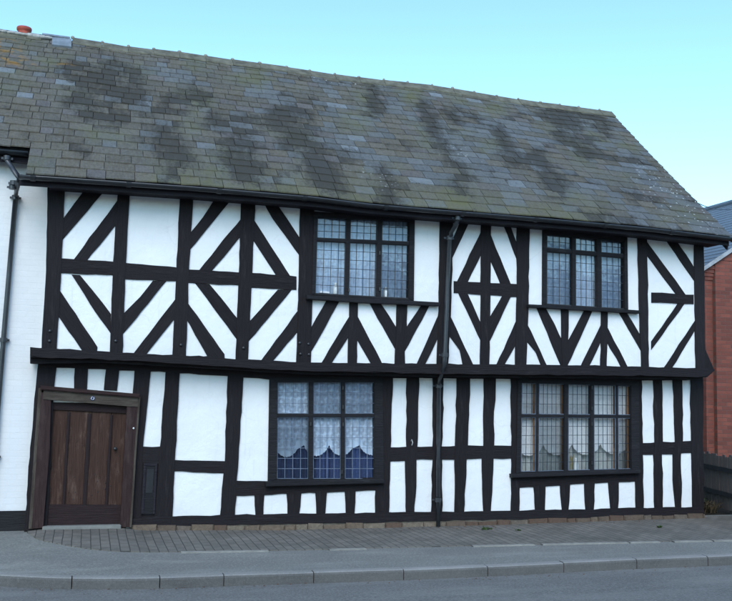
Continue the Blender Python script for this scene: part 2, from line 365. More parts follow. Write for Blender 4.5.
for p in ([(86,188),(107,188),(62,240.5),(62,220)], [(119,198),(119,221),(86,262),(72.5,261)],
          [(59,289),(97.5,347),(97,353),(83.5,353),(58,315.5)], [(71.5,274.5),(80,275),(98,297),(111,314),(111,334),(90,304)],
          [(153,280.5),(167,280.5),(123,334),(123,314),(128,309),(140,297)], [(177,297),(176,317),(145,356),(131.5,356)],
          [(216,197),(233.5,197),(189,251),(190,233),(203,217)], [(243,216),(242,235),(211,272),(198.5,271)],
          [(195,283),(209.5,284),(238,319),(238,341)], [(186,300),(224.5,354),(225,361),(210,361),(185,317)],
          [(262.5,200),(275.5,201),(300,238),(300,256),(273,219)], [(253,218),(291,277),(277.5,277.5),(252,238)],
          [(278,289.5),(292,289.5),(249,341),(249,322)], [(300,308),(299,330),(270,365),(258,365)],
          [(328,298),(341,298.5),(310.5,353),(310.5,329)], [(351,314),(350,335),(329.5,367),(319,367)],
          [(356,313),(384,367),(373,367),(355,336)], [(368,300),(379,300.5),(399,331),(398,354)],
          [(423,303),(431,303),(404,353),(404,331)], [(441,310),(440,334),(424,367),(415.5,367)],
          [(464,214),(473,214),(450,263),(451,243)], [(483,228),(483,251),(468,282),(457,282)],
          [(489,230),(511.5,285),(501,285),(489,257)], [(500,216),(506.5,216),(518,245),(518,262)],
          [(458,292),(467.5,293),(482,325),(482,343)], [(503.5,294),(512.5,294),(488,345),(488,321)],
          [(448,311),(474,366),(463,366),(460,350),(448,334)], [(519,315),(518,342),(504,366),(496,366)],
          [(535.5,305),(545,306),(564,343),(567,368),(562,368)], [(585,309.5),(593,310),(567,367),(566,345)],
          [(526.5,322),(548.5,368),(542,368),(536,352),(526.5,341)], [(603,321),(602,340),(588,369),(579.5,369)],
          [(605,322),(629,369),(622,369),(605,338)], [(617.5,310),(626,311),(644,341),(644,356)],
          [(660,231),(671,232),(696,270),(696,283)], [(646,240),(686.5,295.5),(677,295.5),(646,254)],
          [(678,303.5),(685,303.5),(651.5,350),(651.5,341.5)], [(697,318),(697,327),(671,370),(662.5,370)]):
    timber('brace', p, 'U')
for p in ([(349.4,299.5),(358.2,300),(357,366),(347.8,366)], [(397,302),(407.6,303),(407,330),(404.8,350),(405.4,366),(394.8,366),(395.5,345)],
          [(481.2,217),(491,217),(490.6,290),(489.6,367),(480.2,366),(481,290)], [(561,307),(569,307.5),(568,369),(562.5,369)],
          [(601.3,311),(608,311),(607,369),(600.5,369)]):
    timber('stud', p, 'U')

# bressummer of the jetty and the wall plate under it
timber('jetty_beam', [(30,347),(60,349),(100,351),(190,356),(300,362.3),(440,363.8),(540,364.6),(650,366.8),(714,368.3),(716,370),(708,377.3),(650,376),(540,374.6),(440,374),(300,370.8),(190,364.2),(100,359),(30,357.3)], 'U', front=YU-.09, depth=.2, amp=.3, bevel=.02)
timber('jetty_beam', [(30,354),(100,357),(190,362),(300,369),(440,372),(540,373),(650,374.5),(706,375.5),(700,379.5),(650,379),(540,377.6),(440,377),(300,374),(190,367),(100,362.5),(30,363.5)], 'U', front=YU+.02, depth=.3, amp=.2, bevel=.006)
timber('top_plate', [(38,352),(300,366),(703,372),(703,380),(640,380.6),(510,379),(390,378),(269,379.6),(228,376),(150,371.6),(88,369),(38,367)], 'L', front=YL-.008, amp=.3)
timber('bracket', [(704,346),(707,353),(714,368.5),(704,370)], 'U', front=YU+.04, depth=.12, amp=0)
timber('sill_beam', [(129,518),(220,515.2),(375,513),(510,511),(704,507.2),(704.5,515.5),(510,519.5),(400,521.8),(280,524.3),(129,527)], 'L', front=YL-.012, depth=.14, amp=.35)

L_POSTS = [
 [(38.5,360),(57,361),(54,388),(47,531),(24,532),(30,448)],
 [(134.6,368),(151,370),(143,448),(141,521),(127,521),(133,390)],
 [(165.7,370),(180,372),(175.5,450),(172.5,517),(154,519),(160,447)],
 [(228,373),(243.8,375),(239,448),(235,517),(220,517),(225,461)],
 [(381,374),(393.2,376),(390.5,450),(389,516),(375.5,516),(376,488),(382,484)],
 [(432.8,375),(443.6,375),(443,400),(444,408),(441.8,446),(442.2,515),(431.2,515),(432.8,446)],
 [(457,375),(470.5,375),(468,445),(464.2,514),(454.6,514),(455.3,446)],
 [(510.8,376),(521,376),(520,470),(519.5,513),(511,513),(511.8,446)],
 [(635,378),(642,378),(643,442),(644,511),(636.3,511),(635,470)],
 [(690.6,376),(703.2,377),(703.2,450),(704,510),(692.8,510),(691.6,441)]]
lps = [timber('post', p, 'L') for p in L_POSTS]
for p in ([(75,364),(88.2,365),(87,390),(74,390)], [(106.4,366),(119.8,367),(117,391),(103.8,390)],
          [(406.8,375),(419.2,375),(417.4,447),(414.6,515),(406.3,515),(405.2,461),(406.6,447)],
          [(484,376),(496.2,376),(495.6,400),(494,412),(494.3,446),(493.4,470),(491,513),(483.7,513),(482,470),(483.7,445)],
          [(254.6,494),(264.6,494),(263.5,517),(255.8,517)], [(286.5,492),(301.8,492),(301,498),(299,516),(287.6,516)],
          [(315.3,491),(327.2,491),(325.4,515),(316.6,515)], [(344.8,490),(355.8,490),(354.6,515),(346,515)],
          [(533.5,485),(545.8,485),(545.2,512),(535.4,512)], [(560.2,484),(570.5,483),(570,490),(568.6,512),(562.5,512)],
          [(584.4,482),(595.2,482),(594,511),(585.8,511)], [(608.4,481),(619,480),(618.2,511),(611,511)],
          [(653.4,378),(662.2,378),(663,442),(662,455),(663.2,511),(655,511),(653.6,455),(655,443)],
          [(672.8,378),(682.6,378),(683,442),(681,455),(681.8,511),(675.8,510),(673,480),(673,455),(675.4,442)]):
    timber('stud', p, 'L')
timber('rail', [(142,446.5),(162,446.5),(160,465),(140,464)], 'L')
timber('rail', [(174,460),(227,461.3),(224,473.4),(173,471.5)], 'L')
timber('rail', [(236,480.8),(268,481.3),(382,478),(386,484),(378,490.6),(345,491.8),(300,493.6),(262,495.2),(234,496)], 'L')
timber('rail', [(388,447.3),(432,446.6),(470,445.4),(514,446),(514,458.4),(470,459.2),(432,459.6),(388,461.6)], 'L')
timber('rail', [(517,474),(641,469),(641,481),(619,482.2),(585,483.6),(560,485.6),(519,488)], 'L')
timber('rail', [(641,443.2),(693,440.8),(693,453),(641,455)], 'L')
hook_b = bmesh.new(); hp = atY(411, 441, YL-.012); tube(hook_b, [hp, hp+Vector((0, -.03, .02)), hp+Vector((.012, -.04, -.02)), hp+Vector((.004, -.03, -.06))], .007, 6)
obj('hook', hook_b, M['mortar'], lps[4])

# plaster infill with window and door openings
def wall_holes(bm, x0, x1, z0, z1, holes, y, th):
    xs = sorted({x0, x1, *[h[0] for h in holes], *[h[1] for h in holes]}); zs = sorted({z0, z1, *[h[2] for h in holes], *[h[3] for h in holes]})
    inh = lambda x, z: any(h[0] < x < h[1] and h[2] < z < h[3] for h in holes)
    for yy in (y, y+th):
        for a, b in zip(xs, xs[1:]):
            for c, d in zip(zs, zs[1:]):
                if not inh((a+b)/2, (c+d)/2): bm.faces.new([bm.verts.new(p) for p in ((a, yy, c), (b, yy, c), (b, yy, d), (a, yy, d))])
    for a, b, c, d in [(x0, x1, z0, z1)]+list(holes):
        for p, q in (((a, c), (b, c)), ((b, c), (b, d)), ((b, d), (a, d)), ((a, d), (a, c))):
            bm.faces.new([bm.verts.new(v) for v in ((p[0], y, p[1]), (q[0], y, q[1]), (q[0], y+th, q[1]), (p[0], y+th, p[1]))])
def hole(px, Y, m=.02):
    P = [atY(x, y, Y) for x, y in px]; return (min(p.x for p in P)-m, max(p.x for p in P)+m, min(p.z for p in P)-m, max(p.z for p in P)+m)
G_LW1 = [(277.7,382.3),(374.6,382.3),(374.6,479),(277,479)]
G_LW2 = [(522,383),(631,386),(631.6,469),(521,472)]
G_UW1 = [(317.6,217.3),(410,221),(408.8,298.5),(315.2,293.5)]
G_UW2 = [(547,234.6),(624.4,241.5),(625,309),(546.8,304)]
XL, XR_ = atY(26, 530, YL).x, atY(703, 450, YL).x
XUL, XUR = atY(47, 270, YU).x, atY(703.5, 300, YU).x
dp = [atY(x, y, YL) for x, y in ((49, 400), (127, 406), (120, 527), (43, 527))]
D_HOLE = (min(p.x for p in dp), max(p.x for p in dp)+.06, -.2, 1.64)
bm = bmesh.new(); wall_holes(bm, XL+.06, XR_-.03, -.2, 2.42, [hole(G_LW1, YL), hole(G_LW2, YL), D_HOLE], PL, .16); obj('plaster_wall', bm, M['plaster'], house)
bm = bmesh.new(); wall_holes(bm, XUL+.06, XUR-.04, 2.16, 4.62, [hole(G_UW1, YU), hole(G_UW2, YU)], PU, .16)
jfoot = [(atY(a, b, YU).x, atY(a, b, YU).z) for a, b in ((30, 352), (100, 355), (190, 360), (300, 366.5), (440, 368.8), (540, 369.6), (650, 371.5), (714, 372.8))]
for v in bm.verts:
    if v.co.z < 2.2: v.co.z = interp(jfoot, v.co.x)
obj('plaster_wall', bm, M['plaster'], house)
# shell: gable ends, rear wall, floors (never seen by the camera but the house is closed)
YB = 6.1
for x in (XUL+.06, XUR-.2):
    bm = bmesh.new(); prism(bm, [(x, PU+.16, 2.34), (x, YB, 2.34), (x, YB, 4.55), (x, 2.76, 7.30), (x, PU+.16, 4.66)], (.16, 0, 0)); obj('gable_wall', bm, M['plaster'], house)
for x in (XL+.06, XR_-.19):
    bm = bmesh.new(); box(bm, x, x+.16, PL+.161, YB, -.2, 2.338); obj('gable_wall', bm, M['plaster'], house)
bm = bmesh.new(); box(bm, XL+.1, XR_-.05, YB+.001, YB+.2, -.2, 4.7); obj('rear_wall', bm, M['plaster'], house)
bm = bmesh.new(); box(bm, XL+.23, XR_-.2, PL+.17, YB-.01, 2.30, 2.335); box(bm, XL+.23, XR_-.2, PL+.17, YB-.01, -.18, -.1); obj('floor', bm, M['room'], house)
bm = bmesh.new(); box(bm, XL+.23, XR_-.2, 2.4, 2.5, -.1, 2.29); box(bm, XL+.23, XR_-.2, 2.4, 2.5, 2.34, 4.6); obj('room_wall', bm, M['room'], house)

# stone footing course
fx = [(-20, 533), (24, 532), (46, 528.8), (120, 527.6), (132, 529.6), (145, 531), (280, 530.8), (390, 528.3), (505, 525.3), (650, 520), (704, 518.5), (760, 517)]
base_tab = [(atY(x, y, YL).x, atY(x, y, YL).z) for x, y in fx]
bm = bmesh.new(); tl = bm.loops.layers.float_color.new('tint')
x = atY(131.5, 530, 0).x
while x < XR_:
    w = random.uniform(.12, .36); w = min(w, XR_-x+.01); zb = interp(base_tab, x+w/2)
    sub = bmesh.new(); top = zb+random.uniform(.062, .088)
    prism(sub, [(x+.006, -.03-random.uniform(0, .03), zb-.1), (x+w-.006, -.03-random.uniform(0, .03), zb-.1), (x+w-.006, -.03, top), (x+.006, -.03, top+random.uniform(-.01, .01))], (0, .14, 0), .012)
    c = random.choice([(.17, .125, .09), (.13, .095, .07), (.20, .16, .12), (.12, .075, .052), (.155, .125, .10)])
    me = bpy.data.meshes.new('tmp'); sub.to_mesh(me); sub.free(); n0 = len(bm.faces); bm.from_mesh(me); bpy.data.meshes.remove(me)
    bm.faces.ensure_lookup_table()
    for f in bm.faces[n0:]:
        for l in f.loops: l[tl] = (*c, 1)
    x += w
obj('plinth', bm, M['stone'], house)
bm = bmesh.new(); box(bm, atY(130, 520, 0).x, XR_-.01, 0.0, .015, -.3, .1); obj('mortar_bed', bm, M['bed'], house)

# ------------------------------------------------------------------ door
dy = YL+.05
door_bm = bmesh.new()
def dpoly(bm, px, Y, depth, bevel=.004): prism(bm, [atY(a, b, Y) for a, b in px], (0, depth, 0), bevel)
lerp = lambda a, b, t: a+(b-a)*t
def dx(f, y):  # door-leaf edge position: fraction across at image row y
    t = (y-400)/125; return lerp(lerp(50.5, 43.2, t), lerp(127.4, 120.3, t), f)
rowy = lambda f, y: y+ (f*5.5*(1-(y-400)/125))
edges = [0, .245, .515, .80, 1.0]
for a, b in zip(edges, edges[1:]):
    dpoly(door_bm, [(dx(a, 400)+.3, rowy(a, 400)), (dx(b, 400)-.3, rowy(b, 400)), (dx(b, 525)-.3, 525.5), (dx(a, 525)+.3, 525.5)], dy+random.uniform(0, .004), .05, .003)
door = obj('door', door_bm, M['door_wood'], house, math.pi/2)
for f, w in ((.245, .020), (.515, .026), (.80, .018)):
    b = bmesh.new(); dpoly(b, [(dx(f-w, 410), rowy(f, 411)), (dx(f+w, 410), rowy(f, 411)), (dx(f+w, 505), 505.5), (dx(f-w, 505), 505.5)], dy-.02, .018)
    obj('batten', b, M['door_paint'], door, math.pi/2)
b = bmesh.new(); dpoly(b, [(dx(0, 400), 400), (dx(1, 400), 405.5), (dx(1, 412), 413.5), (dx(0, 412), 409.5)], dy-.024, .022); obj('door_rail', b, M['door_paint'], door)
b = bmesh.new(); dpoly(b, [(dx(0, 505), 504.5), (dx(1, 505), 505), (dx(1, 525), 525.3), (dx(0, 525), 525.3)], dy-.026, .024); o = obj('kick_board', b, M['door_paint'], door); o['label'] = 'plain dark brown board across the door foot'
kp = atY(115, 448.5, dy); b = bmesh.new()
bmesh.ops.create_icosphere(b, subdivisions=2, radius=.026, matrix=Matrix.Translation(kp+Vector((0, -.045, 0)))); tube(b, [kp, kp+Vector((0, -.04, 0))], .012, 8); obj('door_knob', b, M['iron'], door, smooth=True)
for _ in range(40):
    f = random.choice([random.uniform(.05, .22), random.uniform(.28, .49), random.uniform(.55, .78), random.uniform(.83, .97)]); yy = random.uniform(440, 500)
    p = atY(dx(f, yy), yy, dy-.002); b = bmesh.new(); bmesh.ops.create_icosphere(b, subdivisions=1, radius=random.uniform(.004, .008), matrix=Matrix.Translation(p)); obj('nail', b, M['iron'], door)
fy = YL-.045
frame = link(bpy.data.objects.new('door_frame', None), house, Matrix.Translation(atY(85, 525, fy)))
b = bmesh.new(); dpoly(b, [(41.5, 392), (51.2, 396), (49.6, 450), (43.2, 528), (32, 529), (37, 450)], fy, .14); obj('jamb', b, M['door_frame'], frame, math.pi/2); b = bmesh.new()
dpoly(b, [(127.3, 401), (139.3, 399), (135, 450), (130, 527.5), (120, 527.5), (124, 450)], fy, .14); obj('jamb', b, M['door_frame'], frame, math.pi/2)
b = bmesh.new(); dpoly(b, [(43.5, 389.5), (138.5, 397.5), (138, 407.2), (127, 406.2), (51, 400), (43, 399.5)], fy-.012, .15); lint = obj('lintel', b, M['lintel'], house)
b = bmesh.new(); dpoly(b, [(40.5, 385.5), (139.5, 394), (140, 398), (40, 389.8)], fy-.05, .18, .012); obj('drip_mould', b, M['door_frame'], lint)
b = bmesh.new(); dpoly(b, [(38.5, 388), (42, 388), (37.5, 450), (32.2, 529), (28.5, 529), (34, 450)], fy+.01, .1); obj('architrave', b, M['lintel'], frame, math.pi/2); b = bmesh.new(); dpoly(b, [(138.6, 397), (140.6, 397), (136.5, 450), (131.8, 527.5), (129.6, 527.5), (134.6, 450)], fy-.012, .1); o = obj('architrave', b, M['lintel'], frame, math.pi/2)
# small round badge with pale ring on the lintel
bp_ = atY(92.6, 398.3, fy-.012); b = bmesh.new(); bmesh.ops.create_cone(b, cap_ends=True, segments=20, radius1=.029, radius2=.027, depth=.012, matrix=Matrix.Translation(bp_+Vector((0, -.004, 0))) @ Matrix.Rotation(R(90), 4, 'X') ); badge = obj('badge', b, M['badge_blue'], lint)
b = bmesh.new()
for k in range(10):
    if k in (2, 7): continue
    a = 2*math.pi*k/10; bmesh.ops.create_icosphere(b, subdivisions=1, radius=.006, matrix=Matrix.Translation(bp_+Vector((math.cos(a)*.018, -.011, math.sin(a)*.018))))
obj('badge_ring', b, M['china'], badge)
b = bmesh.new(); bmesh.ops.create_icosphere(b, subdivisions=2, radius=.013, matrix=Matrix.Translation(atY(133.6, 428.3, fy))); obj('bell_push', b, M['china'], frame, smooth=True)
b = bmesh.new(); p0, p1 = atY(42.5, 525.5, fy), atY(121, 525.5, fy); box(b, p0.x, p1.x, -.085, .05, -.12, p0.z-.012, .006); obj('doorstep', b, M['stepstone'], house)
b = bmesh.new(); dpoly(b, [(139.5, 463), (161, 463), (157, 520), (137, 520)], YL+.012, .06); obj('backing_board', b, M['timber'], house)
# dark cupboard cover right of the door
b = bmesh.new(); dpoly(b, [(143.5, 463), (157.5, 463.5), (155, 514.5), (141, 514.5)], YL-.006, .05); cup = obj('cupboard_cover', b, M['joinery'], house)
b = bmesh.new(); dpoly(b, [(147, 469), (154, 469), (152.5, 493), (145.5, 493)], YL-.012, .008, .002); obj('vent_plate', b, M['iron'], cup)
b = bmesh.new()
for q in ([(143.8, 463.2), (157.4, 463.6), (157.2, 466), (143.7, 465.6)], [(143.6, 466), (146, 466), (143.6, 514), (141.2, 514)], [(155.2, 466), (157.2, 466), (154.8, 514), (152.8, 514)]): dpoly(b, q, YL-.016, .012, .002)
obj('cover_trim', b, M['fascia'], cup)

# ------------------------------------------------------------------ windows
def bil(q, u, v):
    a = Vector(q[0])*(1-u)+Vector(q[1])*u; b = Vector(q[3])*(1-u)+Vector(q[2])*u; return a*(1-v)+b*v
def window(outer, glass, mulls, transom, sill, Y, lead, lattice, label, recess=.0, thin=()):
    """outer / glass: sighted corners TL TR BR BL; mulls: [(u0,u1)..]; transom (v0,v1); lattice (columns, upper rows, lower rows) per light"""
    fr = bmesh.new(); yf = Y-.015
    def bar(q, y, d, bev=.005): prism(fr, [atY(p[0], p[1], y) for p in q], (0, d, 0), bev)
    o, g = outer, glass
    bar([o[0], g[0], g[3], o[3]], yf, .11); bar([g[1], o[1], o[2], g[2]], yf+.0013, .11)
    bar([o[0], o[1], g[1], g[0]], yf+.0026, .11); bar([g[3], g[2], o[2], o[3]], yf+.0039, .11)
    for i, (a, b) in enumerate(mulls): bar([bil(g, a, -.01), bil(g, b, -.01), bil(g, b, 1.01), bil(g, a, 1.01)], yf+.01+.0011*i+(.012 if i in thin else 0), .07)
    lights = []; e = [0]+[x for m in mulls for x in m]+[1]
    for i in range(0, len(e), 2):
        bar([bil(g, e[i]-.005, transom[0]), bil(g, e[i+1]+.005, transom[0]), bil(g, e[i+1]+.005, transom[1]), bil(g, e[i]-.005, transom[1])], yf+.018+.0007*i, .06)
        lights += [(e[i], e[i+1], 0, transom[0], lattice[1]), (e[i], e[i+1], transom[1], 1, lattice[2])]
    w = obj('window', fr, M['joinery'], house); w['label'] = label
    gl = bmesh.new(); ld = bmesh.new(); cs = bmesh.new()
    for (u0, u1, v0, v1, rows) in lights:
        jit = [random.uniform(-.004, .004) for _ in range(4)]; gy = Y+.045
        gl.faces.new([gl.verts.new(atY(*bil(g, u, v), gy)+Vector((0, j, 0))) for (u, v), j in zip(((u0-.01, v0-.01), (u1+.01, v0-.01), (u1+.01, v1+.01), (u0-.01, v1+.01)), jit)])
        ly = gy-.012; cols = max(2, round(lattice[0]*(u1-u0)/((1-sum(m[1]-m[0] for m in mulls))/(len(mulls)+1))))
        hw = .0036
        def strip(p, q, k):
            a, b = atY(p[0], p[1], ly-.0012*k), atY(q[0], q[1], ly-.0012*k); d = (b-a).normalized(); n = Vector((-d.z, 0, d.x))*hw
            prism(ld, [a-n, b-n, b+n, a+n], (0, .006, 0))
        for c in range(1, cols): 
            u = lerp(u0, u1, c/cols); strip(bil(g, u, v0), bil(g, u+random.uniform(-.002, .002), v1), 0)
        for r in range(1, rows): 
            v = lerp(v0, v1, r/rows); strip(bil(g, u0, v), bil(g, u1, v), 1)
        for k, (p, q) in enumerate((((u0, v0), (u1, v0)), ((u1, v0), (u1, v1)), ((u1, v1), (u0, v1)), ((u0, v1), (u0, v0)))):
            a, b = atY(*bil(g, *p), Y+.02), atY(*bil(g, *q), Y+.02); d = (b-a).normalized(); n = Vector((-d.z, 0, d.x))*.008
            prism(cs, [a-n, b-n, b+n, a+n], (0, .02+.002*k, 0))
    obj('glass', gl, M['glass'], w); obj('leading', ld, M[lead], w); obj('casement', cs, M['lead_pale' if Y == YL else 'casement'], w)
    sb = bmesh.new(); n = len(sill)//2; top = [atY(*p, Y-.085) for p in sill]
    prism(sb, top, (0, .15, 0), .008); obj('sill', sb, M['joinery'], w)
    return w
w1 = window([(314, 211.5), (415, 217.5), (414, 301), (311.8, 295)], G_UW1, [(.317, .357), (.652, .699)], (.27, .311), [(307, 295), (360, 297.6), (440, 302.3), (440, 306), (360, 302.5), (307, 299)], YU, 'lead_dark', (4, 3, 6), 'three-light leaded window upstairs with white bottles inside')
w2 = window([(543.2, 228), (627.6, 235), (628.5, 311.5), (542.8, 305.5)], G_UW2, [(.325, .370), (.646, .70)], (.19, .245), [(529, 304.2), (590, 307), (641, 310.4), (641, 313.5), (590, 310.6), (529, 307)], YU, 'lead_dark', (4, 2, 6), 'three-light leaded window upstairs between narrow white panels')
w3 = window([(269.7, 377.5), (383, 375.8), (384, 482), (268, 483)], G_LW1, [(.322, .370), (.655, .697)], (.325, .36), [(266, 482), (384, 479.5), (385.5, 483.5), (266, 486.8)], YL, 'lead_pale', (4, 3, 6), 'three-light leaded window with pale leads and blue curtains')
w4 = window([(518, 377.5), (639, 378.5), (640, 472.5), (516, 475)], G_LW2, [(.134, .158), (.392, .427), (.63, .662), (.862, .882)], (.35, .385), [(512.5, 474.3), (641, 469.6), (641, 473.4), (512.5, 478)], YL, 'lead_dark', (4.6, 3, 6), 'wide five-light leaded window with pale nets', thin=(0, 3))
# bare wooden stanchions just inside the wide window
for a, b in ((534, 536.6), (614.4, 617.2), (627, 631.4), (562.2, 564.6)):
    bm = bmesh.new(); prism(bm, [atY(a, 382, .062), atY(b, 382, .062), atY(b, 473, .062), atY(a, 473, .062)], (0, .04, 0), .004); obj('stanchion', bm, M['strip_wood'], w4, math.pi/2)
# casement hinges and stays
for w, Y, pts in ((w1, YU, ((379.8, 253), (379.8, 289), (349, 290))), (w3, YL, ((343, 388), (343, 407), (343.2, 424.5), (342, 472), (310.8, 424))), (w4, YL, ((592, 387.5), (592, 408.5), (592, 424), (592, 463)))):
    for x, y in pts:
        bm = bmesh.new(); p = atY(x, y, Y-.02); tube(bm, [p+Vector((0, 0, -.025)), p+Vector((0, 0, .025))], .011, 8); obj('hinge', bm, M['iron'], w)

# curtains
def curtain(name, q, Y, mat, label, hem=None, amp=.012, waves=9, nu=150, nv=30, hemw=.075, cat='curtain', group=None, ph=0.):
    """q: corners of the opening; hem: table u -> v of the lower edge"""
    bm = bmesh.new(); hl = bm.verts.layers.float.new('hem'); G = []
    for i in range(nu+1):
        u = lerp(-.03, 1.03, i/nu); vb = interp(hem, u) if hem else 1.04; row = []
        for j in range(nv+1):
            v = lerp(-.04, vb, j/nv); p = bil(q, u, v); P = atY(p[0], p[1], Y)
            vert = bm.verts.new(P+Vector((0, amp*math.sin(u*waves*6.283+ph+.6*math.sin(v*5))*(.5+.5*max(v, 0))+amp*.5*math.sin(u*waves*17+1), 0)))
            vert[hl] = 1.0 if (hem and vb-v < hemw) else 0.0; row.append(vert)
        G.append(row)
    for A, B in zip(G, G[1:]):
        for a, b, c, d in zip(A, B, B[1:], A[1:]): bm.faces.new((a, b, c, d))
    o = obj(name, bm, M[mat], None, smooth=True); tag(o, label, cat, group); return o
px_hem = lambda q, pts: [((x-q[0][0])/(q[1][0]-q[0][0]), (y-q[0][1])/(q[3][1]-q[0][1])) for x, y in pts]
hem1 = []
for pk, lo in ((299, 457), (328.5, 456), (353.5, 455.5), (384, 455)):
    hem1 += [(pk-24+q, 445+(lo-445)*math.sin(math.pi*min(1, max(0, q/24)))**.55+.5*math.sin(q*2.2)) for q in [1.2*i for i in range(20)]]
hem1 = sorted(hem1)
curtain('lace_curtain', G_LW1, .095, 'lace', 'scalloped white lace net hanging above the blue curtains', px_hem(G_LW1, hem1), .008, 7)
curtain('curtain', G_LW1, .17, 'blue_cloth', 'plain deep blue curtain drawn behind the scalloped lace', None, .045, 6)
hem2 = []
for c in (-.06, .20, .46, .72, .98):
    hem2 += [(c+.258*q/16, .695+.125*math.sin(math.pi*q/16)**.6+.004*math.sin(q*2.4)) for q in range(17)]
curtain('lace_curtain', G_LW2, .13, 'lace_pale', 'short pale lace valance across the widest window', sorted(hem2), .008, 10)
curtain('curtain', G_LW2, .20, 'grey_cloth', 'plain pale grey net drawn behind the lace of the widest window', None, .03, 13)
curtain('lace_curtain', G_UW1, -.125, 'lace_up', 'dim patterned lace net in the upstairs window with white bottles on its sill', None, .012, 8)
curtain('lace_curtain', G_UW2, -.125, 'lace_up', 'dim patterned lace net in the right upstairs window', None, .012, 8, ph=1.3)
# ornaments on the inside ledges
def ledge(q, Y0, Y1):
    a, b = atY(*q[3], Y0), atY(*q[2], Y0); return a, b
def bottle(x, y, Y, h, r, label):
    p = atY(x, y, Y); bm = bmesh.new(); lathe(bm, p, [(r*.9, 0), (r, h*.05), (r, h*.62), (r*.85, h*.7), (r*.5, h*.8), (r*.5, h*.86), (r*.62, h*.87), (r*.62, h)], 14)
    tag(obj('bottle', bm, M['china'], None, smooth=True), label, 'bottle', 'bottles on the upstairs ledge')
bottle(335.3, 294.2, YU+.075, .16, .032, 'white bottle on the upstairs ledge in the left light')
bottle(385.4, 297.6, YU+.075, .15, .032, 'white bottle on the upstairs ledge in the right light')
p = atY(325, 292.9, YU+.085); bm = bmesh.new(); prism(bm, [p+Vector((-.075, 0, 0)), p+Vector((.075, 0, -.004)), p+Vector((.07, .01, .022)), p+Vector((-.07, .01, .026))], (0, .05, .004), .002)
tag(obj('folded_card', bm, M['paper'], None), 'low white card lying beside the left bottle upstairs', 'card')
for nm, q, Y in (('ledge', G_UW1, YU), ('ledge', G_UW2, YU), ('ledge', G_LW1, YL), ('ledge', G_LW2, YL)):
    a, b = atY(*q[3], Y+.06), atY(*q[2], Y+.06); bm = bmesh.new()
    prism(bm, [a+Vector((-.02, 0, -.05)), b+Vector((.02, 0, -.05)), b+Vector((.02, 0, -.004)), a+Vector((-.02, 0, -.004))], (0, .11, 0)); obj(nm, bm, M['joinery'], {0: w1, 1: w2, 2: w3, 3: w4}[[G_UW1, G_UW2, G_LW1, G_LW2].index(q)])
p = atY(576, 471, .105); bm = bmesh.new(); lathe(bm, p, [(.032, 0), (.04, .03), (.038, .09), (.024, .14), (.018, .17), (.025, .2)], 16); tag(obj('vase', bm, M['china'], None, smooth=True), 'small pale vase on the ledge of the widest window', 'vase')
p = atY(571.3, 471.2, .10); bm = bmesh.new()
for k in range(9): tube(bm, [p, p+Vector((random.uniform(-.02, .02), random.uniform(-.01, .02), .1)), p+Vector((random.uniform(-.03, .05), random.uniform(-.02, .02), random.uniform(.2, .27)))], [.008, .007, .004], 5)
tag(obj('dried_flowers', bm, M['gold_cloth'], None), 'straw coloured dried stems beside the pale vase', 'dried flowers')

# ------------------------------------------------------------------ roofs of slate
YE, YRG = -.62, 2.77
eave_tab = [(atY(x, y, YE).x, atY(x, y, YE).z) for x, y in ((18,173),(100,178.5),(200,185.5),(310,195),(370,202.5),(460,210),(540,216.5),(650,226.5),(732,236.5))]
ridge_tab = [(atY(x, y, YRG).x, atY(x, y, YRG).z) for x, y in ((-60,25),(0,31),(40,37),(73,40),(100,44),(130,49),(176,54),(240,63),(277,67.5),(325,75),(371,81),(434,87.5),(490,96.5),(532,103.5),(590,110.5),(613,114.5))]
XV = eave_tab[-1][0]
XSEAM = -.79
zE0 = eave_tab[0][1]
def roofP(x, v, lift=0):
    ze = interp(eave_tab, x) if x > XSEAM-.1 else zE0
    # verge line leans slightly as surveyed
    zr = interp(ridge_tab, x); sag = -.035*math.sin(math.pi*v)*(.6+.4*math.sin(x*.9))
    return Vector((x, YE+(YRG-YE)*v, ze+(zr-ze)*v+sag)) + Vector((0, -.655, .755))*lift
DARK = [(72,72,98,78,13),(78,100,88,112,12),(112,75,118,112,13),(134,80,140,112,10),(160,135,182,165,14),(240,124,246,142,11),(236,152,255,176,16),(275,118,305,112,12),(285,130,300,140,12),(305,140,330,185,13),(215,120,225,128,9),(374,92,378,110,8),(425,107,441,145,8),(450,112,458,122,8),(378,172,392,205,8),(535,156,556,190,9),(500,130,512,160,8),(455,160,466,190,6),(545,108,575,122,9),(590,112,604,130,7),(560,135,590,150,8),(190,92,205,98,8),(170,100,172,112,7)]
BLUE = [(317,126,371,160,16),(442,129,475,168,13),(330,112,372,118,7),(385,100,400,112,8),(180,76,205,88,8),(145,66,170,76,6),(480,118,520,128,10),(480,180,520,200,12),(570,118,590,126,8),(500,150,540,160,8),(420,170,450,180,8),(255,85,290,100,10)]
def segd(p, s):
    a, b = Vector(s[:2]), Vector(s[2:4]); d = b-a; t = max(0, min(1, (Vector(p)-a).dot(d)/max(d.length_squared, 1e-6))); return (Vector(p)-a-d*t).length/s[4]
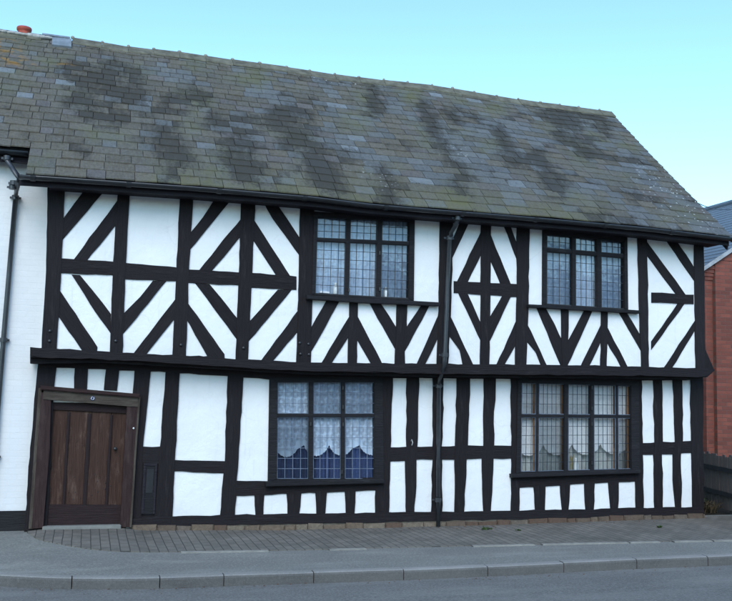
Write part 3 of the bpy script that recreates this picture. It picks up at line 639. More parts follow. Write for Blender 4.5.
def slate_tint(c, old=True):
    px = proj(c); n = mnoise.noise(Vector((c.x*.8, c.y*1.1, 3.1))); n2 = mnoise.noise(Vector((c.x*2.3, c.y*2.0, 9.7)))
    r = random.random()
    olive, blue, grey, purp = Vector((.096, .082, .061)), Vector((.104, .112, .120)), Vector((.090, .087, .077)), Vector((.094, .084, .080))
    wb = .16+.25*n+.22*(px[0]-200)/500
    for b in BLUE:
        d = segd(px, b)
        if d < 1: wb += .75*(1-d*d)
    col = grey.lerp(olive, max(0, min(1, .55+n2*1.2-.15*(px[0]-300)/400)))
    if r < wb: col = blue.lerp(grey, random.random()*.5)
    elif r > .92: col = purp.copy()
    col = col*random.uniform(.84, 1.18)
    if random.random() < .02: col = Vector((.155, .172, .185))*random.uniform(.85, 1.15)
    return col, None
def roof_aux(c):
    px = proj(c); n = mnoise.noise(Vector((c.x*.8, c.y*1.1, 3.1))); n2 = mnoise.noise(Vector((c.x*2.3, c.y*2.0, 9.7)))
    dk = 0
    for s in DARK:
        d = segd(px, s)+.35*n2
        if d < 1.5: dk = max(dk, min(1, (1.5-d)*1.1))
    dk = max(dk, max(0, min(1, (n2+.25*n-.16)*2.2))*.7)
    wl = max(0, 1-segd(px, (652, 178, 700, 222, 26))) + max(0, 1-segd(px, (300, 70, 360, 80, 9))) + .6*max(0, 1-segd(px, (455, 150, 470, 165, 12))) + .7*max(0, 1-segd(px, (370, 170, 385, 185, 10)))
    ol = max(0, 1.3-segd(px, (2, 46, 10, 56, 9))) + max(0, 1.2-segd(px, (14, 60, 24, 63, 5))) + max(0, 1.2-segd(px, (64, 60, 68, 62, 4)))
    v = (c.y-YE)/(YRG-YE); moss = max(0, 1-v/.2)*.6 if 150 < px[0] < 610 else 0
    moss = max(moss, 1.2-segd(px, (446, 196, 468, 199, 9)) if px[1] > 180 else 0, max(0, -n2-.12)*1.4)
    return (min(1, wl*1.6), min(1, ol), max(0, min(1, dk))), max(0, min(1, moss))
VN = .150
COURSES = [0]
while COURSES[-1] < .96: COURSES.append(COURSES[-1]+lerp(.051, .038, COURSES[-1])*random.uniform(.95, 1.05))
VN = min(COURSES, key=lambda c: abs(c-VN))
def slates(bm, x0, x1, v0, vtop=.985):
    tl, ll = bm.loops.layers.float_color.new('tint'), bm.loops.layers.float_color.new('lichen')
    k = 0
    for k, v in enumerate(COURSES):
        if v < v0-.004: continue
        sj = .09*math.sin(k*2.7)+.05*math.sin(k*5.1) if v > VN+.02 else 0
        if x0 == XSEAM: x0_ = x0+sj; x1_ = x1
        else: x0_ = x0; x1_ = x1+sj
        g = COURSES[k+1]-v if k+1 < len(COURSES) else .04; w0 = lerp(.29, .225, v); x = x0_-random.uniform(0, w0*.55); lift = .016
        while x < x1_:
            w = w0*random.choice([.72, .85, 1, 1, 1.1, 1.3])*random.uniform(.94, 1.06); a, b = max(x, x0_), min(x+w, x1_)
            if x1_-b < .12: w += x1_-b+.01; b = x1_
            if b-a > .03:
                la, lb = lift+random.uniform(-.004, .008), lift+random.uniform(-.004, .008); dv = random.gauss(0, .0016) + (random.uniform(-.01, 0) if random.random() < .03 else 0)
                vb, vt = v+dv, min(v+g*1.25, 1.0); gp = .0035
                B = [roofP(a+gp, vb, la), roofP(b-gp, vb+random.gauss(0, .0008), lb), roofP(b-gp, vt, .001), roofP(a+gp, vt, .001)]
                lo = [p+Vector((0, .004, -.016)) for p in B]
                vs, ls = [bm.verts.new(p) for p in B], [bm.verts.new(p) for p in lo]
                fs = [bm.faces.new(vs), bm.faces.new((ls[0], ls[1], vs[1], vs[0])), bm.faces.new((ls[1], ls[2], vs[2], vs[1])), bm.faces.new((ls[3], ls[0], vs[0], vs[3]))]
                c, _ = slate_tint((B[0]+B[2])/2); jt = random.gauss(0, .24); au = {}
                for q, p in zip(vs+ls, B+B):
                    l, ms = roof_aux(p); au[q] = (l[0], l[1], max(0, min(1, l[2]+jt)) if l[2] > .02 else 0, ms)
                for f in fs:
                    for lp in f.loops: lp[tl] = (*c, 1); lp[ll] = au[lp.vert]
            x += w
def slate_obj(name, x0, x1, v0, parent):
    bm = bmesh.new(); slates(bm, x0, x1, v0)
    me = bpy.data.meshes.new(name); o0 = Vector(((x0+x1)/2, .8, 5.9)); bm.transform(Matrix.Translation(-o0)); bm.to_mesh(me); bm.free(); me.materials.append(M['slate'])
    return link(bpy.data.objects.new(name, me), parent, Matrix.Translation(o0))
def roof_body(x0, x1, v0, lift=-.012, n=40):
    bm = bmesh.new(); top, bot = [], []
    for i in range(n+1):
        x = lerp(x0, x1, i/n); a, b = roofP(x, v0+.006, lift), roofP(x, 1, lift); a2, b2 = a+Vector((0, .03, -.09)), b+Vector((0, 0, -.12)); rr = Vector((x, 2*YRG-YE, a.z)); r2 = rr+Vector((0, -.03, -.09))
        mids = [roofP(x, t, lift) for t in (.25, .5, .75)]
        top.append([bm.verts.new(p) for p in [a]+mids+[b, rr]]); bot.append([bm.verts.new(p) for p in (a2, b2, r2)])
    for T0, T1, B0, B1 in zip(top, top[1:], bot, bot[1:]):
        for k in range(5): bm.faces.new((T0[k], T1[k], T1[k+1], T0[k+1]))
        bm.faces.new((B0[0], B0[1], B1[1], B1[0])); bm.faces.new((B0[1], B0[2], B1[2], B1[1]))
        bm.faces.new((T0[0], B0[0], B1[0], T1[0])); bm.faces.new((T0[5], T1[5], B1[2], B0[2]))
    for T, B in ((top[0], bot[0]), (top[-1], bot[-1])): bm.faces.new(T[:5]+[B[1], B[0]]); bm.faces.new((T[4], T[5], B[2], B[1]))
    return bm
roof = slate_obj('roof', XSEAM, XV, 0, house)
obj('roof_deck', roof_body(XSEAM, XV-.02, 0), M['dark'], roof)
# ridge: angled tiles butted end to end, with a nib of mortar at each joint
def ridge_run(bm, nb, x0, x1, drop=.19):
    x = x0
    while x < x1-.02:
        w = min(random.uniform(.40, .48), x1-x); h = random.uniform(-.006, .008)
        A, B = roofP(x+.002, 1, 0)+Vector((0, 0, .045+h)), roofP(x+w-.002, 1, 0)+Vector((0, 0, .045+h+random.uniform(-.006, .006)))
        for s in (-1, 1):
            d = Vector((0, s*.15, -.135)); t = Vector((0, 0, -.022))
            vs = [bm.verts.new(p) for p in (A, B, B+d, A+d)]; vl = [bm.verts.new(p+t) for p in (A, B, B+d, A+d)]
            bm.faces.new(vs if s < 0 else vs[::-1]); bm.faces.new((vl[2], vl[3], vs[3], vs[2])); bm.faces.new((vl[3], vl[0], vs[0], vs[3])); bm.faces.new((vl[1], vl[2], vs[2], vs[1]))
        if nb is not None:
            nb.append(A)
        x += w
bm = bmesh.new(); nb = []; ridge_run(bm, nb, XSEAM+.37, XV-.02); rg = obj('ridge', bm, M['ridge'], roof)
M['nib'] = simple('pale_joint_mortar', (.26, .25, .21), .85, .2, 9, .7, .008)
for A in nb:
    b = bmesh.new(); bmesh.ops.create_icosphere(b, subdivisions=3, radius=1, matrix=Matrix.Translation(A+Vector((0, -.004, -.004))) @ Matrix.Diagonal((random.uniform(.02, .035), .02, random.uniform(.018, .032), 1))); obj('ridge_joint', b, M['nib'], rg, smooth=True)
bm = bmesh.new()
A, B = roofP(XSEAM-.10, 1)+Vector((0, 0, .075)), roofP(XSEAM+.33, 1)+Vector((0, 0, .055))
prism(bm, [A, B, B+Vector((0, -.05, -.05)), A+Vector((0, -.05, -.05))], (0, .1, -.02), .006)
a, b, c, d = roofP(XSEAM+.06, .985, .05), roofP(XSEAM+.36, .985, .05), roofP(XSEAM+.37, .915, .045), roofP(XSEAM+.07, .92, .045)
prism(bm, [a, b, c, d], (0, .02, -.03), .004); obj('lead_flashing', bm, M['lead_sheet'], roof)

# fascia, gutter and downpipe
def sweep(bm, line, prof):
    rings = [[bm.verts.new(p+Vector((0, y, z))) for y, z in prof] for p in line]
    for A, B in zip(rings, rings[1:]):
        for k in range(len(prof)): bm.faces.new((A[k], A[(k+1) % len(prof)], B[(k+1) % len(prof)], B[k]))
    bm.faces.new(rings[0]); bm.faces.new(rings[-1][::-1])
eline = [roofP(x, 0) for x in [lerp(-.86, XV+.03, i/40) for i in range(41)]]
bm = bmesh.new(); r = .056
prof = [(-.04+r*math.cos(t), -.035+r*math.sin(t)) for t in [math.pi+k*math.pi/8 for k in range(9)]]+[(-.04+(r-.008)*math.cos(t), -.035+(r-.008)*math.sin(t)) for t in [2*math.pi-k*math.pi/8 for k in range(9)]]
sweep(bm, eline, prof); gut = obj('gutter', bm, M['iron'], house, smooth=True)
for x in [lerp(-.7, XV, i/9) for i in range(10)]:
    bm = bmesh.new(); sweep(bm, [roofP(x-.03, 0), roofP(x+.03, 0)], [(-.04+(r+.008)*math.cos(t), -.035+(r+.008)*math.sin(t)) for t in [math.pi+k*math.pi/8 for k in range(9)]]+[(-.04+r*math.cos(t), -.033+r*math.sin(t)) for t in [2*math.pi-k*math.pi/8 for k in range(9)]])
    obj('gutter_union', bm, M['iron'], gut)
bm = bmesh.new()
sweep(bm, [roofP(x, 0) for x in [lerp(-.86, XV-.03, i/30) for i in range(31)]], [(.035, -.03), (.06, -.03), (.06, -.145), (.035, -.145)]); obj('fascia', bm, M['fascia'], house)
bm = bmesh.new()
sweep(bm, [roofP(x, 0) for x in [lerp(XUL-.02, XV-.1, i/30) for i in range(31)]], [(.062, -.12), (.46, -.12), (.46, -.105), (.062, -.105)]); obj('soffit', bm, M['fascia'], house)
bm = bmesh.new(); P = [roofP(XV-.03, 0), roofP(XV-.03, .5), roofP(XV-.03, 1)]
prism(bm, [P[0]+Vector((0, .06, -.05)), P[1]+Vector((0, 0, -.03)), P[2]+Vector((0, 0, -.03)), P[2]+Vector((0, 0, -.2)), P[1]+Vector((0, 0, -.2)), P[0]+Vector((0, .1, -.2))], (.025, 0, 0)); obj('barge_board', bm, M['fascia'], house)

YP = YU-.13
def pipe_run(bm, px, Y, r):
    tube(bm, [atY(a, b, Y if not isinstance(Y, list) else Y[i]) for i, (a, b) in enumerate(px)], r, 12)
bm = bmesh.new()
ppx = [(457.8, 214, -.62), (457.6, 220, -.61), (454.5, 227, -.52), (450.8, 233, -.42), (449.6, 240, -.37), (447, 300, -.37), (444.8, 358, -.40), (444.4, 366, -.40), (442, 372, -.32), (439.8, 378, -.2), (438.9, 386, -.09), (438.3, 450, -.08), (438.2, 530.5, -.08)]
tube(bm, [atY(a, b, y) for a, b, y in ppx], .030, 12); pipe = obj('drainpipe', bm, M['pipe'], house, smooth=True)
for a, b, y in ((457.6, 218, -.615), (449.7, 238, -.37), (444.8, 355, -.40), (438.8, 386, -.085), (438.2, 500, -.08)):
    p = atY(a, b, y); bm = bmesh.new(); tube(bm, [p+Vector((0, 0, -.03)), p+Vector((0, 0, .03))], .042, 12); box(bm, p.x-.075, p.x+.075, p.y+.02, p.y+.035, p.z-.012, p.z+.012); obj('pipe_bracket', bm, M['pipe'], pipe)

# ------------------------------------------------------------------ white-painted brick house on the left
YN = .13
nb_h = thing('white_brick_house', 'white-painted brick house adjoining the timbered house at the left edge', 'house', (-3.2, YN, 0))
bm = bmesh.new(); box(bm, -6.2, XUL+.055, YN, YN+.2, .09, 4.78); obj('wall', bm, M['white_brick'], nb_h)
bm = bmesh.new(); zt = atY(12, 511, YN-.02).z; box(bm, -6.2, atY(25.5, 520, YN-.02).x, YN-.022, YN+.15, -.3, zt, .004); obj('plinth', bm, M['plinth_black'], nb_h)
bm = bmesh.new(); box(bm, -6.2, -6.0, YN+.201, YB, -.3, 4.7); box(bm, -6.2, XL+.05, YB, YB+.2, -.3, 4.7)
prism(bm, [(-6.19, YN+.2, 4.7), (-6.19, YB, 4.7), (-6.19, 2.77, 7.3)], (.18, 0, 0)); obj('side_wall', bm, M['white_brick'], nb_h)
nroof = slate_obj('roof', -6.4, XSEAM-.001, VN, nb_h); obj('roof_deck', roof_body(-6.4, XSEAM-.01, VN), M['dark'], nroof)
bm = bmesh.new(); ridge_run(bm, None, -6.4, XSEAM-.1); obj('ridge', bm, M['ridge'], nroof)
bm = bmesh.new(); x = -2.6
while x < XSEAM+.02:
    p = roofP(x, .985, .02)+Vector((0, 0, .0)); bmesh.ops.create_icosphere(bm, subdivisions=2, radius=1, matrix=Matrix.Translation(p) @ Matrix.Diagonal((random.uniform(.05, .12), .07, random.uniform(.02, .045), 1))); x += random.uniform(.06, .12)
obj('ridge_mortar', bm, M['mortar'], nroof, smooth=True)
nl = [roofP(x, VN)+Vector((0, 0, -.03)) for x in (-6.4, -3, XSEAM-.02)]
bm = bmesh.new(); sweep(bm, nl, prof); ng = obj('gutter', bm, M['iron'], nb_h, smooth=True)
bm = bmesh.new(); sweep(bm, nl, [(.03, -.01), (.06, -.01), (.06, -.17), (.03, -.17)]); obj('fascia', bm, M['fascia'], nb_h)
bm = bmesh.new(); nY = roofP(-1, VN).y-.04
q = [(7, 157, nY), (7.2, 161, nY), (12, 168, nY-.1), (18.2, 176.5, nY-.22), (18.4, 181, nY-.2), (16.6, 189, nY-.04), (15.6, 197, .07), (9, 275, .07), (3, 345, .07), (-6, 455, .07), (-13, 530, .07)]
tube(bm, [atY(a, b, y) for a, b, y in q], .032, 12); np_ = obj('drainpipe', bm, M['pipe'], nb_h, smooth=True)
for a, b, y, rr in ((7, 158, nY, .045), (14, 183, nY-.1, .05), (12.6, 187, nY-.08, .045), (15.4, 197.5, .07, .045), (3.6, 340, .07, .045), (-5.4, 457, .07, .05)):
    p = atY(a, b, y); bm = bmesh.new(); tube(bm, [p+Vector((0, 0, -.028)), p+Vector((0, 0, .028))], rr, 12); box(bm, p.x-.07, p.x+.07, p.y+.02, p.y+.035, p.z-.014, p.z+.014); obj('pipe_bracket', bm, M['pipe'], np_)
# chimney beyond the ridge, only its red pot shows
cp = atY(24, 34.5, 3.3); bm = bmesh.new(); box(bm, cp.x-.42, cp.x+.42, 2.98, 3.62, 6.2, cp.z-.30, .01); ch = obj('chimney', bm, M['red_brick'], nb_h)
bm = bmesh.new(); z0 = cp.z-.30; lathe(bm, (cp.x, 3.3, z0-.01), [(.12, 0), (.11, .3), (.10, .33), (.10, .36), (.118, .375), (.122, .41), (.115, .425), (.09, .43)], 20); obj('chimney_pot', bm, M['terracotta'], ch, smooth=True)

# ------------------------------------------------------------------ red brick house on the right
YR = 2.5
rb = thing('red_brick_house', 'red brick house with blue-grey slate roof beyond the right end', 'house', (15, YR, 0))
c0 = atY(705, 265, YR); c1 = atY(715, 258, YR); xw0, xw1, ze = c0.x, c1.x, c0.z; xa, pit = 15.0, .62; xe = 2*xa-xw0; za = ze+pit*(xa-xw0); YRB = 12.5
bm = bmesh.new(); box(bm, xw1, xe, YR, YR+.25, -.3, ze+pit*(xw1-xw0)-.03); prism(bm, [(xw1, YR, ze+pit*(xw1-xw0)-.03), (xe, YR, ze-.03), (xa, YR, za-.03)], (0, .25, 0)); obj('wall', bm, M['red_brick'], rb, origin=Vector((xw1, YR, 0)))
bm = bmesh.new(); box(bm, xw0+.06, xw1-.001, YR+.09, YR+.3, -.3, ze-.28)
obj('wall', bm, M['red_brick'], rb, origin=Vector((xw0+.1, YR, .02)))
bm = bmesh.new(); box(bm, xw0+.06, xw0+.28, YR+.301, YRB, -.3, ze-.05); o = obj('side_wall', bm, M['red_brick'], rb)
bm = bmesh.new()
for k in range(4): box(bm, xw0+.05-.028*k, xw1+.0-.001*k, YR+.07-.02*k, YR+.29, ze-.28+.07*k+.001, ze-.28+.07*(k+1))
obj('corbel', bm, M['red_brick'], rb, origin=Vector((xw0, YR, 0)))
bm = bmesh.new(); box(bm, xw0+.3, xe, YRB, YRB+.2, -.3, ze); obj('rear_wall', bm, M['red_brick'], rb)
for nm, sx in (('roof', -1), ('roof', 1)):
    bm = bmesh.new(); xo = xw0-.08 if sx < 0 else xe+.08; zo = ze-pit*.08
    n = 22
    for i in range(n):                       # courses of slate as shallow steps
        t0, t1 = i/n, (i+1)/n; xs0, xs1 = lerp(xo, xa, t0), lerp(xo, xa, t1); z0, z1 = lerp(zo, za, t0), lerp(zo, za, t1)
        y = YR-.05
        prism(bm, [(xs0, YR-.05, z0+.022), (xs1, YR-.05, z1+.006), (xs1, YR-.05, z1-.05), (xs0, YR-.05, z0-.05)], (0, YRB-YR+.1, 0))
    obj(nm, bm, M['new_slate'], rb)
bm = bmesh.new(); prism(bm, [(xw0-.1, YR-.075, ze-.06), (xa, YR-.075, za+.03), (xa, YR-.075, za-.05), (xw0-.1, YR-.075, ze-.14)], (0, .06, 0)); obj('verge', bm, M['white_paint'], rb)
bm = bmesh.new(); tube(bm, [(xa, YR-.06, za+.03), (xa, YRB+.06, za+.03)], .07, 10); obj('ridge', bm, M['new_slate'], rb)

# thin cable along the verge
ca = roofP(XV, .32)+Vector((.02, .3, .1)); cb = Vector((xw0+1.6, YR+1.2, ze+1.45))
bm = bmesh.new(); tube(bm, [ca.lerp(cb, t)+Vector((0, 0, -.12*math.sin(math.pi*t))) for t in [i/12 for i in range(13)]], .008, 5); tag(obj('overhead_cable', bm, M['iron'], None), 'thin cable running from the slate verge to the red brick house', 'cable')

# ------------------------------------------------------------------ fence and planting on the right
f0, f1 = Vector((9.95, 2.25, -.03)), Vector((10.75, .55, -.03))
fa = atZ(703, 507, -.03); fb = atZ(738, 518, -.03)
d = (fb-fa).normalized(); fs = fa-d*.6; L = (fb-fa).length+2.2; nrm = Vector((d.y, -d.x, 0)); nrm = nrm if nrm.dot(CAM-fa) > 0 else -nrm
fence = thing('wooden_fence', 'low dark weathered board fence in front of the red brick wall', 'fence', fs)
def fbox(bm, s0, s1, n0, n1, z0, z1):
    p = lambda s, n, z: fs+d*s+nrm*n+Vector((0, 0, z+.03))
    vs = [bm.verts.new(p(s, n, z)) for z in (z0, z1) for n in (n0, n1) for s in (s0, s1)]
    for f in ((0, 2, 3, 1), (4, 5, 7, 6), (0, 1, 5, 4), (2, 6, 7, 3), (0, 4, 6, 2), (1, 3, 7, 5)): bm.faces.new([vs[i] for i in f])
s = 0
bm = bmesh.new()
while s < L:
    w = random.uniform(.085, .105); j = random.uniform(0, .01); fbox(bm, s, s+w, -.02+j, .0+j, .05, .93+random.uniform(-.03, .03)); s += w+random.uniform(.006, .02)
obj('boards', bm, M['fence_wood'], fence, math.pi/2)
def railz(py0): 
    dd = ray(705, py0); k = (fa-CAM).dot(nrm)/dd.dot(nrm); return (CAM+dd*k).z
for py in (465.5, 488.5):
    z = railz(py); bm = bmesh.new(); fbox(bm, 0, L, .012, .05, z-.035, z+.035); obj('rail', bm, M['joinery'], fence)
for k in range(3):
    bm = bmesh.new(); fbox(bm, .02+k*1.6, .12+k*1.6, -.13, -.025, -.1, .95); obj('fence_post', bm, M['fence_wood'], fence, math.pi/2)
def weed(base, n, h, sp, mat, label, cat='weed', group=None, wd=.012):
    bm = bmesh.new()
    for _ in range(n):
        a = random.uniform(0, 6.28); r = random.uniform(0, sp); p = base+Vector((math.cos(a)*r, math.sin(a)*r*.5, 0)); hh = h*random.uniform(.4, 1); lean = Vector((random.gauss(0, .35), random.gauss(0, .3), 1)).normalized()
        q = p+lean*hh*.6; e = p+lean*hh+Vector((random.gauss(0, .25)*hh, random.gauss(0, .2)*hh, -.1*hh)); side = Vector((random.gauss(0, 1), random.gauss(0, 1), 0)).normalized()*wd*random.uniform(.6, 1.4)
        v = [bm.verts.new(x) for x in (p-side*.4, p+side*.4, q+side, q-side, e)]; bm.faces.new(v[:4]); bm.faces.new((v[3], v[2], v[4]))
        if random.random() < .6:
            c = p.lerp(q, random.uniform(.4, 1.)); u = Vector((random.gauss(0, 1), random.gauss(0, 1), random.uniform(-.2, .6))).normalized()*wd*3.2; t = u.cross(Vector((0, 0, 1))).normalized()*wd*1.3
            vv = [bm.verts.new(x) for x in (c, c+u*.5+t, c+u, c+u*.5-t)]; bm.faces.new(vv)
    tag(obj('weeds' if n > 60 else 'weed', bm, M[mat], None), label, cat, group)
zg = -.05
weed(fa.lerp(fb, .18)+nrm*.35+Vector((0, 0, 0)), 240, .34, .30, 'leaf_green', 'dark green weeds against the fence foot by the corner post', 'weeds')
weed(fa.lerp(fb, .55)+nrm*.32, 170, .26, .3, 'leaf_dry', 'dry brownish stems along the fence foot at the right edge', 'weeds')

# ------------------------------------------------------------------ ground, pavement, kerb, road
kt = [(-140, 566), (-60, 571.5), (0, 575.2), (40, 577.3), (75, 578.2), (120, 578.4), (160, 577.7), (225, 575.4), (314, 572.8), (404, 570), (488, 566.6), (564, 563), (637, 559.6), (708, 557), (800, 553), (960, 546)]
ZK = -.055; kerb_line = [atZ(a, b, ZK) for a, b in kt]
k0 = kerb_line[0]; kerb_line = [Vector((k0.x-14, k0.y+3.4, ZK))]+kerb_line+[Vector((40, kerb_line[-1].y+.3, ZK))]
def kerb_y(x): return interp([(p.x, p.y) for p in kerb_line], x)
NY = 14
def pave_z(x, t): return lerp(interp(base_tab, x)+.004, ZK, t)
def back_y(x): return .12 if x < XR_+.05 else min(9, .12+(x-XR_)*8)
xs = sorted([-16+.35*i for i in range(130)])
bm = bmesh.new(); G = []
for x in xs:
    ky = kerb_y(x)+.118; G.append([bm.verts.new((x, lerp(.3, ky, j/NY), pave_z(x, j/NY)+.004*mnoise.noise(Vector((x*1.3, j*.6, 2))))) for j in range(NY+1)])
for A, B in zip(G, G[1:]):
    for j in range(NY): bm.faces.new((A[j], A[j+1], B[j+1], B[j]))
struct('pavement', bm, M['tarmac'])
# kerb: stones with open joints, one strip
jx = [atZ(a, interp(kt, a), ZK).x for a in (72, 160, 224, 314, 404, 488, 564, 637, 708)]
while jx[0] > -15: jx.insert(0, jx[0]-.915)
while jx[-1] < 38: jx.append(jx[-1]+.915)
bm = bmesh.new()
for a, b in zip(jx, jx[1:]):
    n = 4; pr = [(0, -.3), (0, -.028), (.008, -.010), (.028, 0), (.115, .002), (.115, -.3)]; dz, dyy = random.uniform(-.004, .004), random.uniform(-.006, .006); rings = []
    for i in range(n+1):
        x = lerp(a+.005, b-.005, i/n); rings.append([bm.verts.new((x, kerb_y(x)+y+dyy, ZK+z+dz+.003)) for y, z in pr])
    for A, B in zip(rings, rings[1:]):
        for k in range(len(pr)):
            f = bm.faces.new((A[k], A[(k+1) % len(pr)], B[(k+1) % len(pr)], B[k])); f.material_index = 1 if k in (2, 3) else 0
    bm.faces.new(rings[0]); bm.faces.new(rings[-1][::-1])
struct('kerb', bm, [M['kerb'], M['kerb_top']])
# block-paved strip along the house, rounded at the left
pl = [(27, 532.6), (30, 536), (44, 541), (66, 545.5), (90, 549), (115, 551.3), (150, 552.2), (250, 550.8), (400, 547.4), (560, 543.6), (732, 540), (800, 538.5)]
def on_pave(a, b):
    p = atZ(a, b, -.04)
    for _ in range(4):
        t = max(0, min(1, (.3-p.y)/(.3-(kerb_y(p.x)+.118)))); p = atZ(a, b, pave_z(p.x, t)+.006)
    return p
edge = [on_pave(a, b) for a, b in pl]; edge.append(Vector((16, edge[-1].y-.02, -.04)))
etab = [(p.x, p.y) for p in edge]
bm = bmesh.new(); G = []
for i in range(121):
    x = lerp(edge[0].x, 15, i/120); ey = interp(etab, x); row = []
    for j in range(10):
        y = lerp(.14, ey, min(j, 8)/8)-(.002 if j == 9 else 0); t = (.3-y)/(.3-(kerb_y(x)+.118)); row.append(bm.verts.new((x, y, pave_z(x, t)+.0095+.004*mnoise.noise(Vector((x*1.3, t*NY*.6, 2)))+.003*mnoise.noise(Vector((x*2, y*2, 5)))-(.03 if j == 9 else 0))))
    G.append(row)
for A, B in zip(G, G[1:]):
    for j in range(9): bm.faces.new((A[j], A[j+1], B[j+1], B[j]))
struct('block_paving', bm, M['pavers'])
bm = bmesh.new()
x = 1.2
while x < 15:                                 # thin pale mortar edging of the paving, broken in places
    w = random.uniform(.4, 1.3)
    if random.random() < .8:
        n = 4
        for k in range(n):
            a, b = x+w*k/n, x+w*(k+1)/n; q = []; sk = []
            for xx, o in ((a, 0), (b, 0), (b, .07), (a, .07)):
                y = interp(etab, xx)-.004-o; t = (.3-y)/(.3-(kerb_y(xx)+.118)); q.append(bm.verts.new((xx, y, pave_z(xx, t)+.013)))
            bm.faces.new(q); lo = [bm.verts.new(v.co+Vector((0, -.001, -.03))) for v in q[2:]]; bm.faces.new((q[2], q[3], lo[1], lo[0]))
    x += w+random.uniform(.0, .25)
struct('paving_edge', bm, M['edge_stone'])
# road and wide ground
bm = bmesh.new(); G = []
for i in range(91):
    x = lerp(-45, 60, i/90); ky = kerb_y(x)+.05; G.append([bm.verts.new((x, y, ZK-.112+dz)) for y, dz in ((ky, 0), (ky-1, .02), (ky-4, .07), (ky-8, .02), (-19, -.02))])
for A, B in zip(G, G[1:]):
    for j in range(4): bm.faces.new((A[j], A[j+1], B[j+1], B[j]))
struct('road', bm, M['road'])
bm = bmesh.new(); bm.faces.new([bm.verts.new(p) for p in ((-1200, -1200, -.36), (1200, -1200, -.36), (1200, 1200, -.36), (-1200, 1200, -.36))]); struct('ground', bm, M['ground'])
bm = bmesh.new(); G = []
for i in range(31):
    x = lerp(XR_+.02, 45, (i/30)**2); G.append([bm.verts.new((x, lerp(.28, 26, (j/10)**2), -.03-.02*j/10+.02*mnoise.noise(Vector((x*3, j*1.7, 0))))) for j in range(11)])
for A, B in zip(G, G[1:]):
    for j in range(10): bm.faces.new((A[j], A[j+1], B[j+1], B[j]))
struct('yard', bm, M['soil'])
# weeds and litter at the foot of the wall
for i, (a, b, n, h, lab) in enumerate(((486, 530.2, 26, .05, 'green tuft of grass on the paving right of the downpipe foot'), (659, 528.0, 16, .05, 'tiny green weed on the paving below the right end posts'), (518, 531, 14, .03, 'tiny green weed on the paving below the widest window'))):
    weed(on_pave(a, b)+Vector((0, 0, .004)), n, h, .10 if i == 0 else .04, 'leaf_green', lab, 'weed')
bm = bmesh.new()
for _ in range(70):
    a = random.choice([random.gauss(438, 14), random.gauss(478, 25), random.uniform(380, 700)]); b = interp(fx, a)+random.uniform(.3, 3.5); p = on_pave(a, b)+Vector((0, 0, .006)); t = random.uniform(0, 6.28); s = random.uniform(.008, .024)
    u, w = Vector((math.cos(t), math.sin(t), .2))*s, Vector((-math.sin(t), math.cos(t), .3))*s*.5
    bm.faces.new([bm.verts.new(x) for x in (p-u, p+w, p+u, p-w)])
for _ in range(160):
    a = random.uniform(-20, 740); p = atZ(a, interp(kt, a), ZK); y = kerb_y(p.x)-random.expovariate(9); t = random.uniform(0, 6.28); s = random.uniform(.005, .016); p = Vector((p.x, y, ZK-.104)); u, w = Vector((math.cos(t), math.sin(t), .2))*s, Vector((-math.sin(t), math.cos(t), .3))*s*.6
    bm.faces.new([bm.verts.new(x) for x in (p-u, p+w, p+u, p-w)])
tag(obj('leaf_litter', bm, M['leaf_brown'], None), 'scattered brown leaf litter along the wall foot and gutter', 'leaf litter', kind='stuff')

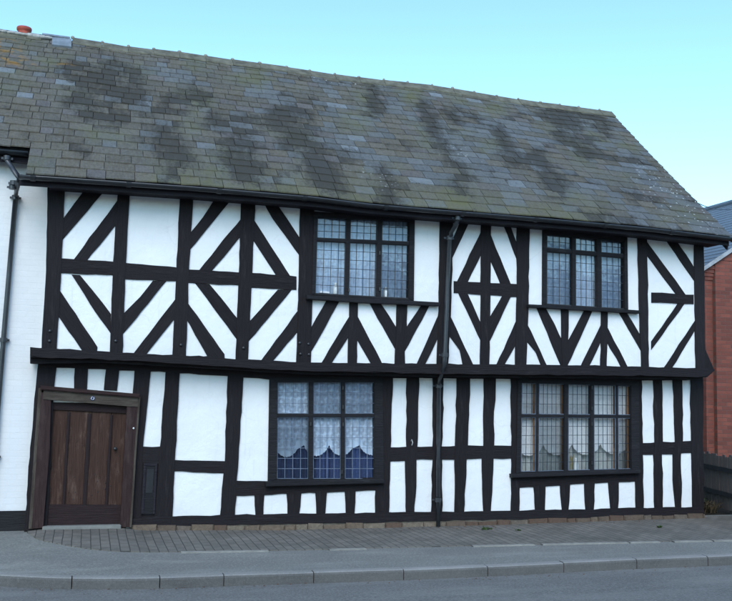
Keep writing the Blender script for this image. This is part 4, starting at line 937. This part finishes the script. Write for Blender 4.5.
# ------------------------------------------------------------------ brick terrace across the road, reflected in the panes
tt = thing('brick_terrace', 'plain brick terrace across the road, mirrored in the leaded panes', 'house', (9, -27, 0))
bm = bmesh.new(); box(bm, -7, 27, -33, -27, -.35, 5.6); obj('wall', bm, M['red_brick'], tt, origin=Vector((-7, -27, 0)))
bm = bmesh.new(); prism(bm, [(-7.2, -26.6, 5.58), (-7.2, -33.4, 5.58), (-7.2, -30, 8.1)], (34.4, 0, 0)); obj('roof', bm, M['new_slate'], tt)
for k in range(11):
    for z in (.9, 3.5):
        x = -5.6+3.1*k; bm = bmesh.new()
        for a, b, c, d in ((x, x+1.2, z, z+.09), (x, x+1.2, z+1.36, z+1.45), (x, x+.09, z+.0901, z+1.3599), (x+1.11, x+1.2, z+.0901, z+1.3599), (x+.57, x+.63, z+.0901, z+1.3599)): box(bm, a, b, -27.01, -26.95, c, d)
        f = obj('window', bm, M['paper'], tt); bm = bmesh.new(); box(bm, x+.092, x+1.108, -27.005, -26.985, z+.092, z+1.358); obj('pane', bm, M['lead_dark'], f)

# ------------------------------------------------------------------ light
world = bpy.data.worlds.new('World'); scene.world = world; world.use_nodes = True; wn = world.node_tree
sky = wn.nodes.new('ShaderNodeTexSky'); sky.sky_type = 'NISHITA'; sky.sun_disc = False
SUN_EL, SUN_AZ = R(41), R(202)                 # azimuth clockwise from +Y (north of the scene): behind the camera, to the left
sky.sun_elevation = SUN_EL; sky.sun_rotation = SUN_AZ; sky.altitude = 100; sky.air_density = 1.0; sky.dust_density = .6; sky.ozone_density = .4
bg = wn.nodes['Background']; bg.inputs['Strength'].default_value = .15
tint = wn.nodes.new('ShaderNodeMix'); tint.data_type = 'RGBA'; tint.blend_type = 'MULTIPLY'; tint.inputs[0].default_value = 1; tint.inputs[7].default_value = (.83, 1.09, 1.16, 1)
wn.links.new(sky.outputs[0], tint.inputs[6]); wn.links.new(tint.outputs[2], bg.inputs['Color'])
sd = bpy.data.lights.new('sun', 'SUN'); sd.energy = 1.0; sd.angle = R(40); sd.color = (1, .94, .90)
so = bpy.data.objects.new('sun', sd); COL.objects.link(so)
dirv = Vector((math.sin(SUN_AZ)*math.cos(SUN_EL), math.cos(SUN_AZ)*math.cos(SUN_EL), math.sin(SUN_EL)))
so.rotation_euler = dirv.to_track_quat('Z', 'Y').to_euler(); so.location = dirv*30
vs = scene.view_settings; vs.view_transform = 'Standard'; vs.look = 'None'; vs.exposure = 1.02; vs.gamma = 1; vs.use_curve_mapping = False
scene.render.engine = 'CYCLES'; scene.render.resolution_x = 1024; scene.render.resolution_y = 841
scene.cycles.transparent_max_bounces = 16
